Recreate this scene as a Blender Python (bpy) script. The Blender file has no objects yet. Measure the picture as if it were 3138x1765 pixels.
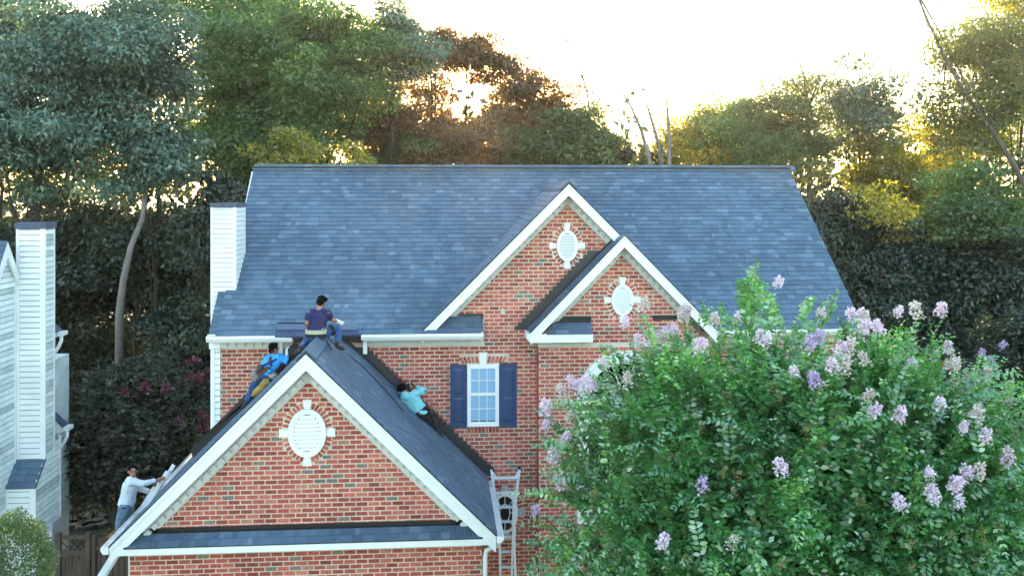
import bpy, bmesh, math, random
import numpy as np
from mathutils import Vector, Matrix, noise
R = math.radians
random.seed(7); rng = np.random.default_rng(7)
scene = bpy.context.scene
col = scene.collection

# ---------------------------------------------------------------- camera, sky, sun, exposure
F = 2820.0; UC = 1569.0; VH = 590.0; W0 = 3138.0; TH = R(4.5); CZ = 8.6
CT, ST = math.cos(TH), math.sin(TH)
cam_d = bpy.data.cameras.new('camera'); cam = bpy.data.objects.new('camera', cam_d); col.objects.link(cam)
cam.location = (0, 0, CZ); cam.rotation_euler = (R(90), 0, -TH)
cam_d.sensor_width = 36; cam_d.lens = 36 * F / W0; cam_d.shift_y = (VH - 882.5) / W0
cam_d.clip_end = 3000; cam_d.clip_start = 0.1
scene.camera = cam

SUN_EL, SUN_AZ = R(7.0), R(2.1)            # azimuth clockwise from +Y
world = bpy.data.worlds.new('World'); scene.world = world; world.use_nodes = True
nt = world.node_tree; nt.nodes.clear()
sky = nt.nodes.new('ShaderNodeTexSky'); sky.sky_type = 'NISHITA'; sky.sun_disc = False
sky.sun_elevation = SUN_EL; sky.sun_rotation = SUN_AZ
sky.air_density = 1.0; sky.dust_density = 1.6; sky.ozone_density = 1.0
bg = nt.nodes.new('ShaderNodeBackground'); bg.inputs['Strength'].default_value = 0.15
wo = nt.nodes.new('ShaderNodeOutputWorld')
nt.links.new(sky.outputs[0], bg.inputs[0]); nt.links.new(bg.outputs[0], wo.inputs[0])
sd = bpy.data.lights.new('sun', 'SUN'); sun = bpy.data.objects.new('sun', sd); col.objects.link(sun)
sd.energy = 3.0; sd.angle = R(0.5); sd.color = (1.0, 0.74, 0.42)
to_sun = Vector((math.sin(SUN_AZ) * math.cos(SUN_EL), math.cos(SUN_AZ) * math.cos(SUN_EL), math.sin(SUN_EL)))
sun.rotation_euler = to_sun.to_track_quat('Z', 'Y').to_euler()
scene.view_settings.view_transform = 'Standard'; scene.view_settings.look = 'None'
scene.view_settings.exposure = 3.4; scene.view_settings.gamma = 1.0
scene.view_settings.use_curve_mapping = False
scene.cycles.max_bounces = 6; scene.cycles.transparent_max_bounces = 8
scene.cycles.use_denoising = True
scene.cycles.sample_clamp_direct = 1.5; scene.cycles.sample_clamp_indirect = 1.5

# ---------------------------------------------------------------- measuring helpers
def ray(u, v):
    a, b = (u - UC) / F, -(v - VH) / F
    return Vector((a * CT + ST, -a * ST + CT, b))
def at(u, v, Y):
    r = ray(u, v); t = Y / r.y
    return Vector((r.x * t, Y, CZ + r.z * t))
def onplane(u, v, p, n):
    r = ray(u, v); o = Vector((0, 0, CZ)); t = (p - o).dot(n) / r.dot(n)
    return o + r * t
def proj(p):
    xc = p[0] * CT - p[1] * ST; d = p[0] * ST + p[1] * CT
    return UC + F * xc / d, VH - F * (p[2] - CZ) / d, d

# ---------------------------------------------------------------- materials
def new_mat(name):
    m = bpy.data.materials.new(name); m.use_nodes = True
    n = m.node_tree; n.nodes.clear()
    out = n.nodes.new('ShaderNodeOutputMaterial')
    return m, n, out
def simple(name, c, rough=0.6, var=0.15, scale=8.0, metal=0.0, bump=0.0, bscale=60.0, spec=0.5, stretch=None, dirt=None):
    m, n, out = new_mat(name)
    b = n.nodes.new('ShaderNodeBsdfPrincipled'); n.links.new(b.outputs[0], out.inputs[0])
    b.inputs['Roughness'].default_value = rough; b.inputs['Metallic'].default_value = metal
    b.inputs['Specular IOR Level'].default_value = spec
    tc = n.nodes.new('ShaderNodeNewGeometry'); mp = n.nodes.new('ShaderNodeMapping')
    n.links.new(tc.outputs['Position'], mp.inputs[0])
    if stretch: mp.inputs['Scale'].default_value = stretch
    no = n.nodes.new('ShaderNodeTexNoise'); no.inputs['Scale'].default_value = scale; no.inputs['Detail'].default_value = 5
    n.links.new(mp.outputs[0], no.inputs['Vector'])
    rp = n.nodes.new('ShaderNodeValToRGB'); n.links.new(no.outputs[0], rp.inputs[0])
    e = rp.color_ramp.elements
    e[0].position = .3; e[1].position = .7
    d = dirt or tuple(x * (1 - var) for x in c)
    e[0].color = (*d, 1); e[1].color = (*[min(1, x * (1 + var * .5)) for x in c], 1)
    n.links.new(rp.outputs[0], b.inputs['Base Color'])
    if bump:
        n2 = n.nodes.new('ShaderNodeTexNoise'); n2.inputs['Scale'].default_value = bscale; n2.inputs['Detail'].default_value = 4
        n.links.new(mp.outputs[0], n2.inputs['Vector'])
        bp = n.nodes.new('ShaderNodeBump'); bp.inputs['Strength'].default_value = bump; bp.inputs['Distance'].default_value = .02
        n.links.new(n2.outputs[0], bp.inputs['Height']); n.links.new(bp.outputs[0], b.inputs['Normal'])
    return m
def pieces(name, ramp, island, rough=.85, nscale=25, namt=.35, bump=.4, big=None, spec=.25):
    """one random colour per piece (per object or per loose island) times fine noise"""
    m, n, out = new_mat(name)
    b = n.nodes.new('ShaderNodeBsdfPrincipled'); n.links.new(b.outputs[0], out.inputs[0])
    b.inputs['Roughness'].default_value = rough; b.inputs['Specular IOR Level'].default_value = spec
    g = n.nodes.new('ShaderNodeNewGeometry')
    if island: src = g.outputs['Random Per Island']
    else: src = n.nodes.new('ShaderNodeObjectInfo').outputs['Random']
    rp = n.nodes.new('ShaderNodeValToRGB'); n.links.new(src, rp.inputs[0])
    e = rp.color_ramp.elements
    while len(e) < len(ramp): e.new(.5)
    for k, (p, c) in enumerate(ramp): e[k].position = p; e[k].color = (*c, 1)
    no = n.nodes.new('ShaderNodeTexNoise'); no.inputs['Scale'].default_value = nscale; no.inputs['Detail'].default_value = 4
    n.links.new(g.outputs['Position'], no.inputs['Vector'])
    mr = n.nodes.new('ShaderNodeMapRange'); mr.inputs[1].default_value = .3; mr.inputs[2].default_value = .7
    mr.inputs[3].default_value = 1 - namt; mr.inputs[4].default_value = 1 + namt
    n.links.new(no.outputs[0], mr.inputs[0])
    fac = mr.outputs[0]
    if big:
        n3 = n.nodes.new('ShaderNodeTexNoise'); n3.inputs['Scale'].default_value = big; n3.inputs['Detail'].default_value = 2
        n.links.new(g.outputs['Position'], n3.inputs['Vector'])
        m3 = n.nodes.new('ShaderNodeMapRange'); m3.inputs[1].default_value = .3; m3.inputs[2].default_value = .7
        m3.inputs[3].default_value = .82; m3.inputs[4].default_value = 1.15
        n.links.new(n3.outputs[0], m3.inputs[0])
        mm = n.nodes.new('ShaderNodeMath'); mm.operation = 'MULTIPLY'
        n.links.new(mr.outputs[0], mm.inputs[0]); n.links.new(m3.outputs[0], mm.inputs[1]); fac = mm.outputs[0]
    mx = n.nodes.new('ShaderNodeVectorMath'); mx.operation = 'SCALE'
    n.links.new(rp.outputs[0], mx.inputs[0]); n.links.new(fac, mx.inputs['Scale'])
    n.links.new(mx.outputs[0], b.inputs['Base Color'])
    if bump:
        bp = n.nodes.new('ShaderNodeBump'); bp.inputs['Strength'].default_value = bump; bp.inputs['Distance'].default_value = .01
        n2 = n.nodes.new('ShaderNodeTexNoise'); n2.inputs['Scale'].default_value = 90
        n.links.new(g.outputs['Position'], n2.inputs['Vector'])
        n.links.new(n2.outputs[0], bp.inputs['Height']); n.links.new(bp.outputs[0], b.inputs['Normal'])
    return m
def leafmat(name, c1, c2, c3=None, trans=.4, tcol=None, nscale=.5, gloss=.06):
    m, n, out = new_mat(name)
    g = n.nodes.new('ShaderNodeNewGeometry')
    no = n.nodes.new('ShaderNodeTexNoise'); no.inputs['Scale'].default_value = nscale; no.inputs['Detail'].default_value = 3
    n.links.new(g.outputs['Position'], no.inputs['Vector'])
    ad = n.nodes.new('ShaderNodeMath'); ad.operation = 'MULTIPLY_ADD'
    n.links.new(g.outputs['Random Per Island'], ad.inputs[0]); ad.inputs[1].default_value = .5
    mr = n.nodes.new('ShaderNodeMapRange'); mr.inputs[1].default_value = .3; mr.inputs[2].default_value = .7
    mr.inputs[3].default_value = 0; mr.inputs[4].default_value = .5
    n.links.new(no.outputs[0], mr.inputs[0]); n.links.new(mr.outputs[0], ad.inputs[2])
    rp = n.nodes.new('ShaderNodeValToRGB'); n.links.new(ad.outputs[0], rp.inputs[0])
    e = rp.color_ramp.elements; e[0].color = (*c1, 1); e[0].position = .1; e[1].color = (*c2, 1); e[1].position = .75
    if c3: k = e.new(1.0); k.position = .97; k.color = (*c3, 1)
    di = n.nodes.new('ShaderNodeBsdfDiffuse'); tr = n.nodes.new('ShaderNodeBsdfTranslucent'); gl = n.nodes.new('ShaderNodeBsdfGlossy')
    gl.inputs['Roughness'].default_value = .45; gl.inputs['Color'].default_value = (.8, .8, .8, 1)
    n.links.new(rp.outputs[0], di.inputs[0])
    mc = n.nodes.new('ShaderNodeMix'); mc.data_type = 'RGBA'; mc.blend_type = 'MULTIPLY'; mc.inputs[0].default_value = 1
    n.links.new(rp.outputs[0], mc.inputs[6]); mc.inputs[7].default_value = (*(tcol or (2.2, 2.0, .8)), 1)
    n.links.new(mc.outputs[2], tr.inputs[0])
    m1 = n.nodes.new('ShaderNodeMixShader'); m1.inputs[0].default_value = trans
    n.links.new(di.outputs[0], m1.inputs[1]); n.links.new(tr.outputs[0], m1.inputs[2])
    m2 = n.nodes.new('ShaderNodeMixShader'); m2.inputs[0].default_value = gloss
    n.links.new(m1.outputs[0], m2.inputs[1]); n.links.new(gl.outputs[0], m2.inputs[2])
    n.links.new(m2.outputs[0], out.inputs[0])
    return m
BR = [(0, (.23, .050, .040)), (.2, (.34, .072, .056)), (.6, (.42, .096, .072)), (.85, (.50, .135, .092)), (.945, (.43, .18, .12)), (.955, (.21, .17, .135)), (1, (.16, .145, .12))]
SH = [(0, (.063, .102, .149)), (.5, (.076, .122, .174)), (.9, (.090, .141, .197)), (1, (.128, .182, .242))]
M = dict(
    brick=pieces('brick_single', BR, False, big=.9), brick_i=pieces('brick_many', BR, True, big=.9),
    shingle=pieces('shingle_single', SH, False, nscale=60, namt=.22, big=.5, rough=.7, spec=.3), shingle_i=pieces('shingle_many', SH, True, nscale=60, namt=.22, big=.5, rough=.7, spec=.3),
    mortar=simple('mortar', (.62, .54, .43), .9, .22, 3, bump=.3),
    white=simple('white_trim', (.78, .79, .77), .45, .05, 3),
    cream=simple('cream_frieze', (.60, .61, .58), .6, .08, 5),
    stone=simple('keystone_white', (.76, .74, .70), .7, .1, 20, bump=.1),
    stonegrey=simple('keystone_grey', (.42, .44, .42), .8, .2, 20, bump=.1),
    black=simple('black_membrane', (.008, .009, .011), .5, .3, 6, bump=.2, bscale=8),
    membrane=simple('grey_membrane', (.022, .026, .032), .42, .3, 3, bump=.25, bscale=6),
    deck=simple('roof_deck', (.03, .035, .045), .9, .2, 9),
    navy=simple('navy_shutter', (.008, .042, .130), .45, .12, 6),
    vinyl=simple('white_siding', (.74, .77, .76), .5, .1, 2.0),
    vinyl_old=simple('weathered_siding', (.66, .73, .72), .6, .12, 3.0, stretch=(1, .8, 1.6), dirt=(.50, .57, .56)),
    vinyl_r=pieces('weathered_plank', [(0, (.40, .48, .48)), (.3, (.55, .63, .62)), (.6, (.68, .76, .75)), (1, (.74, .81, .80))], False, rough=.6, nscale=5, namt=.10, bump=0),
    gap_shade=simple('painted_gap_shade', (.22, .26, .27), .9, .1, 5),  # backing grey: shade in the gaps put into the colour
    alu=simple('aluminium', (.66, .72, .78), .4, .1, 20, metal=.15),
    bluemetal=simple('blue_metal_cap', (.05, .07, .13), .5, .3, 12, bump=.2, bscale=20),
    glass=simple('dark_glass', (.006, .008, .010), .08, .1, 3, spec=.8),
    blind=simple('window_blind', (.24, .42, .60), .3, .10, 60, stretch=(1, 1, 8), spec=.7),
    bark=simple('bark', (.10, .085, .07), .95, .4, 6, bump=.6, bscale=20, stretch=(1, 1, .3)),
    barkdark=simple('dark_bark', (.035, .028, .022), .95, .4, 6, bump=.6, bscale=20, stretch=(1, 1, .3)),
    barkpale=simple('pale_bark', (.17, .15, .13), .95, .35, 5, bump=.6, bscale=18, stretch=(1, 1, .4)),
    wood=simple('old_fence_wood', (.075, .055, .042), .9, .35, 5, bump=.4, bscale=30, stretch=(3, 3, .4)),
    lawn=simple('lawn', (.025, .042, .015), .95, .45, 1.2, bump=.8, bscale=12, dirt=(.03, .026, .016)),
    pathstone=simple('patio_stone', (.12, .12, .12), .9, .25, 8),
    rope=simple('rope', (.012, .012, .014), .8, .2, 30),
    skin=simple('skin', (.30, .135, .085), .55, .1, 15),
    hair=simple('hair', (.004, .0035, .0035), .9, .3, 80, bump=.4, bscale=120, stretch=(1, 1, .3), spec=.1),
    tee=simple('navy_tshirt', (.012, .017, .085), .9, .2, 9, bump=.3, bscale=14),
    blueshirt=simple('bright_blue_shirt', (.035, .34, .80), .85, .15, 9, bump=.3, bscale=14),
    hoodie=simple('pale_teal_hoodie', (.20, .52, .56), .9, .12, 9, bump=.4, bscale=14),
    grey=simple('light_grey_shirt', (.50, .56, .62), .9, .12, 9, bump=.4, bscale=14),
    jeans=simple('blue_jeans', (.022, .075, .21), .9, .3, 12, bump=.4, bscale=16),
    jeanspale=simple('faded_jeans', (.12, .19, .27), .9, .35, 12, bump=.4, bscale=16),
    blackcloth=simple('black_trousers', (.012, .013, .015), .9, .3, 12, bump=.3, bscale=16),
    tan=simple('tan_cloth', (.33, .22, .06), .9, .25, 14, bump=.4, bscale=16),
    leather=simple('brown_leather', (.075, .04, .03), .7, .35, 25),
    camo=simple('pale_pouch', (.33, .29, .26), .85, .5, 28, dirt=(.06, .05, .05)),
    shoe=simple('dark_shoe', (.02, .018, .016), .8, .3, 20),
    strap=simple('navy_strap', (.012, .02, .10), .7, .2, 20),
    belt=simple('pale_belt', (.42, .40, .27), .7, .3, 30),
    glove=simple('white_glove', (.7, .7, .68), .8, .1, 20),
    red=simple('red_plastic', (.30, .02, .02), .5, .2, 20),
    yellow=simple('yellow_plastic', (.75, .70, .06), .5, .2, 20),
    steel=simple('steel_tool', (.5, .5, .52), .3, .2, 20, metal=.9),
    lf_blue=leafmat('leaf_bluegreen', (.022, .048, .037), (.125, .215, .165), (.30, .42, .34), .25),
    lf_green=leafmat('leaf_green', (.018, .055, .014), (.100, .200, .055), (.27, .38, .12), .42),
    lf_olive=leafmat('leaf_olive', (.025, .045, .016), (.085, .130, .045), (.20, .24, .08), .42),
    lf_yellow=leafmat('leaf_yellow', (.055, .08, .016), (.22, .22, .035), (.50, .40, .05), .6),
    lf_sunlit=leafmat('leaf_sunlit', (.06, .09, .016), (.36, .33, .04), (.62, .50, .06), .55),  # yellow leaves with sunlight put into the colour
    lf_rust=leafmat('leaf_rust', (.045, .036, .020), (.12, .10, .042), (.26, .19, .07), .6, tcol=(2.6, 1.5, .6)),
    lf_shaded=leafmat('leaf_shaded', (.005, .013, .008), (.024, .048, .026), (.075, .115, .06), .2),  # canopy shade put into a near-black leaf colour
    lf_plum=leafmat('leaf_plum', (.014, .026, .016), (.050, .062, .042), (.17, .095, .085), .2, nscale=1.6),
    lf_myrtle=leafmat('leaf_myrtle', (.014, .075, .020), (.085, .330, .080), (.36, .60, .16), .32, nscale=1.6, gloss=.17),
    lf_shrub=leafmat('leaf_variegated', (.03, .07, .025), (.10, .17, .06), (.32, .36, .18), .25, nscale=3),
    pink=leafmat('petal_pink', (.70, .52, .66), (.84, .71, .80), (.88, .82, .85), .25, tcol=(1, 1, 1), nscale=3),
    lilac=leafmat('petal_lilac', (.44, .30, .54), (.62, .48, .70), None, .25, tcol=(1, 1, 1), nscale=3),
    cream_p=leafmat('petal_cream', (.55, .46, .42), (.72, .64, .60), None, .25, tcol=(1, 1, 1), nscale=3),
    magenta=leafmat('petal_magenta', (.12, .022, .055), (.21, .045, .10), None, .25, tcol=(1, 1, 1), nscale=3),
    bud=leafmat('seed_bud', (.16, .14, .04), (.26, .21, .08), None, .3, nscale=3),
)

# ---------------------------------------------------------------- objects
def wt(o):
    t = Vector((0, 0, 0))
    while o: t += o.location; o = o.parent
    return t
def tag(o, label=None, cat=None, group=None, kind=None):
    if label: o['label'] = label
    if cat: o['category'] = cat
    if group: o['group'] = group
    if kind: o['kind'] = kind
    return o
def empty(name, loc, label=None, cat=None, group=None):
    o = bpy.data.objects.new(name, None); col.objects.link(o); o.location = loc; o.empty_display_size = .2
    return tag(o, label, cat, group)
def link(name, me, parent=None, Mx=None, kind=None):
    o = bpy.data.objects.new(name, me); col.objects.link(o)
    p = Vector((0, 0, 0))
    if parent: o.parent = parent; p = wt(parent)
    if Mx is None: o.location = -p
    else: o.matrix_local = Matrix.Translation(-p) @ Mx
    if kind: o['kind'] = kind
    return o
class MB:
    def __init__(s): s.v = []; s.f = []
    def add(s, vs, fs):
        b = len(s.v); s.v += [tuple(x) for x in vs]; s.f += [tuple(i + b for i in f) for f in fs]; return s
    def hexa(s, p):      # 8 corners: bottom 0-3, top 4-7
        return s.add(p, [(3, 2, 1, 0), (4, 5, 6, 7), (0, 1, 5, 4), (1, 2, 6, 5), (2, 3, 7, 6), (3, 0, 4, 7)])
    def box(s, a, b):
        (x0, y0, z0), (x1, y1, z1) = a, b
        return s.hexa([(x0, y0, z0), (x1, y0, z0), (x1, y1, z0), (x0, y1, z0), (x0, y0, z1), (x1, y0, z1), (x1, y1, z1), (x0, y1, z1)])
    def mbox(s, Mx, a, b):
        (x0, y0, z0), (x1, y1, z1) = a, b
        return s.hexa([Mx @ Vector(q) for q in [(x0, y0, z0), (x1, y0, z0), (x1, y1, z0), (x0, y1, z0), (x0, y0, z1), (x1, y0, z1), (x1, y1, z1), (x0, y1, z1)]])
    def prism(s, pts, ex):   # polygon of 3D points, extruded by vector ex
        n = len(pts); ex = Vector(ex); q = [Vector(p) for p in pts]
        fs = [tuple(range(n)), tuple(reversed(range(n, 2 * n)))] + [(i, i + n, (i + 1) % n + n, (i + 1) % n) for i in range(n)]
        return s.add(q + [p + ex for p in q], fs)
    def xz(s, pts, y0, y1): return s.prism([(x, y0, z) for x, z in pts], (0, y1 - y0, 0))
    def tube(s, path, rad, n=8, cap=True):
        path = [Vector(p) for p in path]; k = len(path)
        if not hasattr(rad, '__len__'): rad = [rad] * k
        vs = []; prev = None
        for i, p in enumerate(path):
            t = (path[min(i + 1, k - 1)] - path[max(i - 1, 0)]).normalized()
            if prev is None: a = t.orthogonal().normalized()
            else: a = (prev - t * prev.dot(t)).normalized()
            prev = a; b = t.cross(a)
            for j in range(n):
                w = 2 * math.pi * j / n; vs.append(p + (a * math.cos(w) + b * math.sin(w)) * rad[i])
        fs = [(i * n + j, i * n + (j + 1) % n, (i + 1) * n + (j + 1) % n, (i + 1) * n + j) for i in range(k - 1) for j in range(n)]
        if cap: fs += [tuple(reversed(range(n))), tuple(range((k - 1) * n, k * n))]
        return s.add(vs, fs)
    def loft(s, path, rr, side, n=12):   # elliptical rings (ra along side, rb across)
        path = [Vector(p) for p in path]; k = len(path); side = Vector(side); vs = []
        for i, p in enumerate(path):
            t = (path[min(i + 1, k - 1)] - path[max(i - 1, 0)]).normalized()
            a = (side - t * side.dot(t)).normalized(); b = t.cross(a); ra, rb = rr[i] if hasattr(rr[i], '__len__') else (rr[i], rr[i])
            for j in range(n):
                w = 2 * math.pi * j / n; vs.append(p + a * math.cos(w) * ra + b * math.sin(w) * rb)
        fs = [(i * n + j, i * n + (j + 1) % n, (i + 1) * n + (j + 1) % n, (i + 1) * n + j) for i in range(k - 1) for j in range(n)]
        fs += [tuple(reversed(range(n))), tuple(range((k - 1) * n, k * n))]
        return s.add(vs, fs)
    def ell(s, c, ax, n=12):             # ellipsoid, ax = three axis vectors
        c = Vector(c); vs = []; k = n // 2
        for i in range(1, k):
            ph = math.pi * i / k
            for j in range(n):
                w = 2 * math.pi * j / n
                vs.append(c + ax[0] * math.sin(ph) * math.cos(w) + ax[1] * math.sin(ph) * math.sin(w) + ax[2] * math.cos(ph))
        m = len(vs); vs += [c + ax[2], c - ax[2]]
        fs = [(i * n + j, (i + 1) * n + j, (i + 1) * n + (j + 1) % n, i * n + (j + 1) % n) for i in range(k - 2) for j in range(n)]
        fs += [(m, j, (j + 1) % n) for j in range(n)] + [(m + 1, (k - 2) * n + (j + 1) % n, (k - 2) * n + j) for j in range(n)]
        return s.add(vs, fs)
    def mesh(s, name, mat, smooth=False):
        me = bpy.data.meshes.new(name); me.from_pydata(s.v, [], s.f); me.materials.append(mat)
        bm = bmesh.new(); bm.from_mesh(me); bmesh.ops.recalc_face_normals(bm, faces=bm.faces); bm.to_mesh(me); bm.free()
        if smooth: me.polygons.foreach_set('use_smooth', [True] * len(me.polygons))
        return me
    def build(s, name, mat, parent=None, kind=None, smooth=False):
        return link(name, s.mesh(name, mat, smooth), parent, None, kind)
def quads(name, V, mat, parent=None, kind=None, k=4):
    """fast mesh of n separate k-gons, V is (n*k,3)"""
    n = len(V) // k; me = bpy.data.meshes.new(name)
    me.vertices.add(n * k); me.vertices.foreach_set('co', np.ascontiguousarray(V, dtype=np.float32).ravel())
    me.loops.add(n * k); me.loops.foreach_set('vertex_index', np.arange(n * k, dtype=np.int32))
    me.polygons.add(n); me.polygons.foreach_set('loop_start', np.arange(0, n * k, k, dtype=np.int32))
    me.update(calc_edges=True); me.materials.append(mat)
    return link(name, me, parent, None, kind) if name else me

# ---------------------------------------------------------------- bricks and shingles (biggest 300 single, rest together)
BL, BH, JT = .2032, .0813, .016
brick_rec = []; shingle_rec = []
def spans(poly, z):
    xs = []
    for i in range(len(poly)):
        (x0, z0), (x1, z1) = poly[i], poly[(i + 1) % len(poly)]
        if (z0 <= z) != (z1 <= z): xs.append(x0 + (z - z0) / (z1 - z0) * (x1 - x0))
    xs.sort(); return [(xs[i], xs[i + 1]) for i in range(0, len(xs) - 1, 2)]
def minus(iv, holes):
    for a, b in holes:
        out = []
        for p, q in iv:
            if b <= p or a >= q: out.append((p, q)); continue
            if a > p: out.append((p, a))
            if b < q: out.append((b, q))
        iv = out
    return iv
def lay_bricks(O, a, n, poly, holes=(), seen=False, zoff=0.0):
    """O origin, a wall direction, n outward normal; poly in (along a, z); holes = functions z -> list of spans"""
    O, a, n = Vector(O), Vector(a), Vector(n); up = Vector((0, 0, 1))
    z1 = max(p[1] for p in poly); z0 = min(p[1] for p in poly)
    k = int((z0 - zoff) / BH)
    while k * BH + zoff + BH * .5 < z1:
        zb = k * BH + zoff; zc = zb + BH / 2
        iv = spans(poly, zc)
        for h in holes: iv = minus(iv, h(zc))
        off = (BL / 2 if k % 2 else 0) + .003 * math.sin(k * 7.3)
        for p, q in iv:
            j = math.floor((p - off) / BL)
            while j * BL + off < q:
                x0, x1 = max(p, j * BL + off + JT / 2), min(q, (j + 1) * BL + off - JT / 2)
                if x1 - x0 > .035:
                    full = abs((x1 - x0) - (BL - JT)) < 1e-4
                    c = O + a * ((x0 + x1) / 2) + up * zc
                    brick_rec.append((c, a, n, x1 - x0, BH - JT, full, seen))
                j += 1
        k += 1
def ehole(cx, cz, rx, rz):
    def f(z):
        t = 1 - ((z - cz) / rz) ** 2
        return [] if t <= 0 else [(cx - rx * math.sqrt(t), cx + rx * math.sqrt(t))]
    return f
def rhole(x0, x1, z0, z1): return lambda z: [(x0, x1)] if z0 < z < z1 else []
def shingle_plane(poly, up, ex=.142, seen=None, seed=0, name='roof_deck', parent=None, deckmat=None, t=.03):
    up = Vector(up).normalized(); poly = [Vector(p) for p in poly]
    e = Vector((up.y, -up.x, 0)).normalized(); n = e.cross(up)
    if n.z < 0: e = -e; n = e.cross(up)
    O = poly[0]; P2 = [((p - O).dot(e), (p - O).dot(up)) for p in poly]
    m = MB(); m.prism([p for p in poly], -n * t)
    b0, b1 = min(p[1] for p in P2), max(p[1] for p in P2)
    rr = random.Random(seed); b = b0
    while b < b1 - .02:
        h = min(ex, b1 - b)
        for p, q in spans(P2, b + h / 2):
            x = p
            while x < q - .01:
                w = rr.choice((.09, .12, .15, .18, .22, .27)); full = x + w <= q
                if x + w > q - .03: w = q - x; full = False
                lift = rr.choice((0, .004))
                shingle_rec.append((O + e * x + up * b, e, up, n, w, h, lift, full and abs(h - ex) < 1e-6, seen))
                x += w
        b += ex
    return m
def flush(parent_br, parent_sh):
    # bricks
    def size(r):
        u, v, d = proj(r[0]); return -(F / d) ** 2 if (r[6] and v < 1765) else 0
    order = sorted(range(len(brick_rec)), key=lambda i: size(brick_rec[i]) if brick_rec[i][5] else 0)
    single = set(order[:300])
    w, h = BL - JT, BH - JT
    def faces5(c, a, n, w, h):
        up = a.cross(n); up = up if up.z >= 0 else -up
        if isinstance(h, tuple): up, h = h
        j = lambda: 0
        q = [c - a * w / 2 - up * h / 2, c + a * w / 2 - up * h / 2, c + a * w / 2 + up * h / 2, c - a * w / 2 + up * h / 2]
        o = n * (.010 + .004 * noise.noise(c * 9)); bk = -n * .012
        k = .004
        qi = [q[0] + (a + up) * k, q[1] + (up - a) * k, q[2] - (a + up) * k, q[3] + (a - up) * k]
        return [p + bk for p in q] + [p + o for p in qi], [(4, 5, 6, 7), (0, 1, 5, 4), (1, 2, 6, 5), (2, 3, 7, 6), (3, 0, 4, 7)]
    mb = MB(); vs, fs = faces5(Vector((0, 0, 0)), Vector((1, 0, 0)), Vector((0, -1, 0)), w, h)
    me = MB().add(vs, fs).mesh('brick', M['brick'])
    for i, r in enumerate(brick_rec):
        if i in single: link('brick', me, parent_br[0], Matrix.Translation(r[0] + Vector((0, -.003 * random.random(), 0))))
        else: mb.add(*faces5(r[0], r[1], r[2], r[3], r[4]))
    o = mb.build('brickwork', M['brick_i'], parent_br[1], 'stuff')
    # shingles
    def tab(w, h, lift, g=.004):
        t0 = .015 + lift; x0, x1 = g / 2, w - g / 2
        return [(x0, -.012, 0), (x1, -.012, 0), (x1, h, 0), (x0, h, 0), (x0, -.012, t0), (x1, -.012, t0), (x1, h, .002), (x0, h, .002)], \
               [(4, 5, 6, 7), (0, 1, 5, 4), (1, 2, 6, 5), (3, 0, 4, 7)]
    def ssize(r):
        if not r[7] or r[8] is None: return 0
        u, v, d = proj(r[0])
        if not r[8](u, v): return 0
        view = (Vector((0, 0, CZ)) - r[0]).normalized()
        return -r[4] * r[5] * max(0, view.dot(r[3])) * (F / d) ** 2
    sz = [ssize(r) for r in shingle_rec]
    order = sorted(range(len(shingle_rec)), key=lambda i: sz[i]); single = set(order[:300])
    cache = {}; mb = MB()
    for i, r in enumerate(shingle_rec):
        O, e, up, n, w, h, lift, full, seen = r
        Mx = Matrix((( e.x, up.x, n.x, O.x), (e.y, up.y, n.y, O.y), (e.z, up.z, n.z, O.z), (0, 0, 0, 1)))
        if i in single:
            k = (w, lift)
            if k not in cache: cache[k] = MB().add(*tab(w, h, lift)).mesh('shingle', M['shingle'])
            link('shingle', cache[k], parent_sh[0], Mx)
        else:
            vs, fs = tab(w, h, lift); mb.add([Mx @ Vector(p) for p in vs], fs)
    mb.build('shingles', M['shingle_i'], parent_sh[1], 'stuff')
# ================================================================= GROUND
g = MB()
N = 44
xs = [-400 + 800 * i / N for i in range(N + 1)]; ys = [-150 + 850 * i / N for i in range(N + 1)]
def gz(x, y):
    t = max(0, (y - 30)) / 60
    return -.9 * min(1, t) + max(0, (y - 120)) * .01
gv = [(x, y, gz(x, y)) for y in ys for x in xs]
gf = [(j * (N + 1) + i, j * (N + 1) + i + 1, (j + 1) * (N + 1) + i + 1, (j + 1) * (N + 1) + i) for j in range(N) for i in range(N)]
g.add(gv, gf).build('ground', M['lawn'], None, 'structure')

# ================================================================= BRICK HOUSE
YG, YGR, YM, YMR, YB, YBR = 15.85, 15.55, 18.90, 18.58, 18.60, 18.28
house = empty('brick_house', (2, 20, 0), 'red brick house with a blue grey shingle roof and three white trimmed gables', 'house')
FR = (0, -1, 0); AX = (1, 0, 0)
def rake(x, z, w, m, t, y0, y1, mb, side=(-1, 1), zoff=0):
    for s in side:
        mb.xz([(x, z - zoff), (x + s * w, z - zoff - w * m), (x + s * w, z - zoff - w * m - t), (x, z - zoff - t)], y0, y1)
def dentil_mesh(w, h, d):
    return MB().box((-w / 2, -d, -h / 2), (w / 2, 0, h / 2)).mesh('dentil', M['cream'])
def place_dentils(p0, p1, y, parent, sp=.168, w=.10, h=.085, d=.05):
    p0, p1 = Vector((p0[0], y, p0[1])), Vector((p1[0], y, p1[1])); L = (p1 - p0).length; n = int(L / sp)
    a = (p1 - p0).normalized(); ang = math.atan2(a.z, a.x)
    me = dentil_mesh(w, h, d)
    for i in range(n):
        link('dentil', me, parent, Matrix.Translation(p0 + a * (sp * (i + .5))) @ Matrix.Rotation(-ang, 4, 'Y'))

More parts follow.
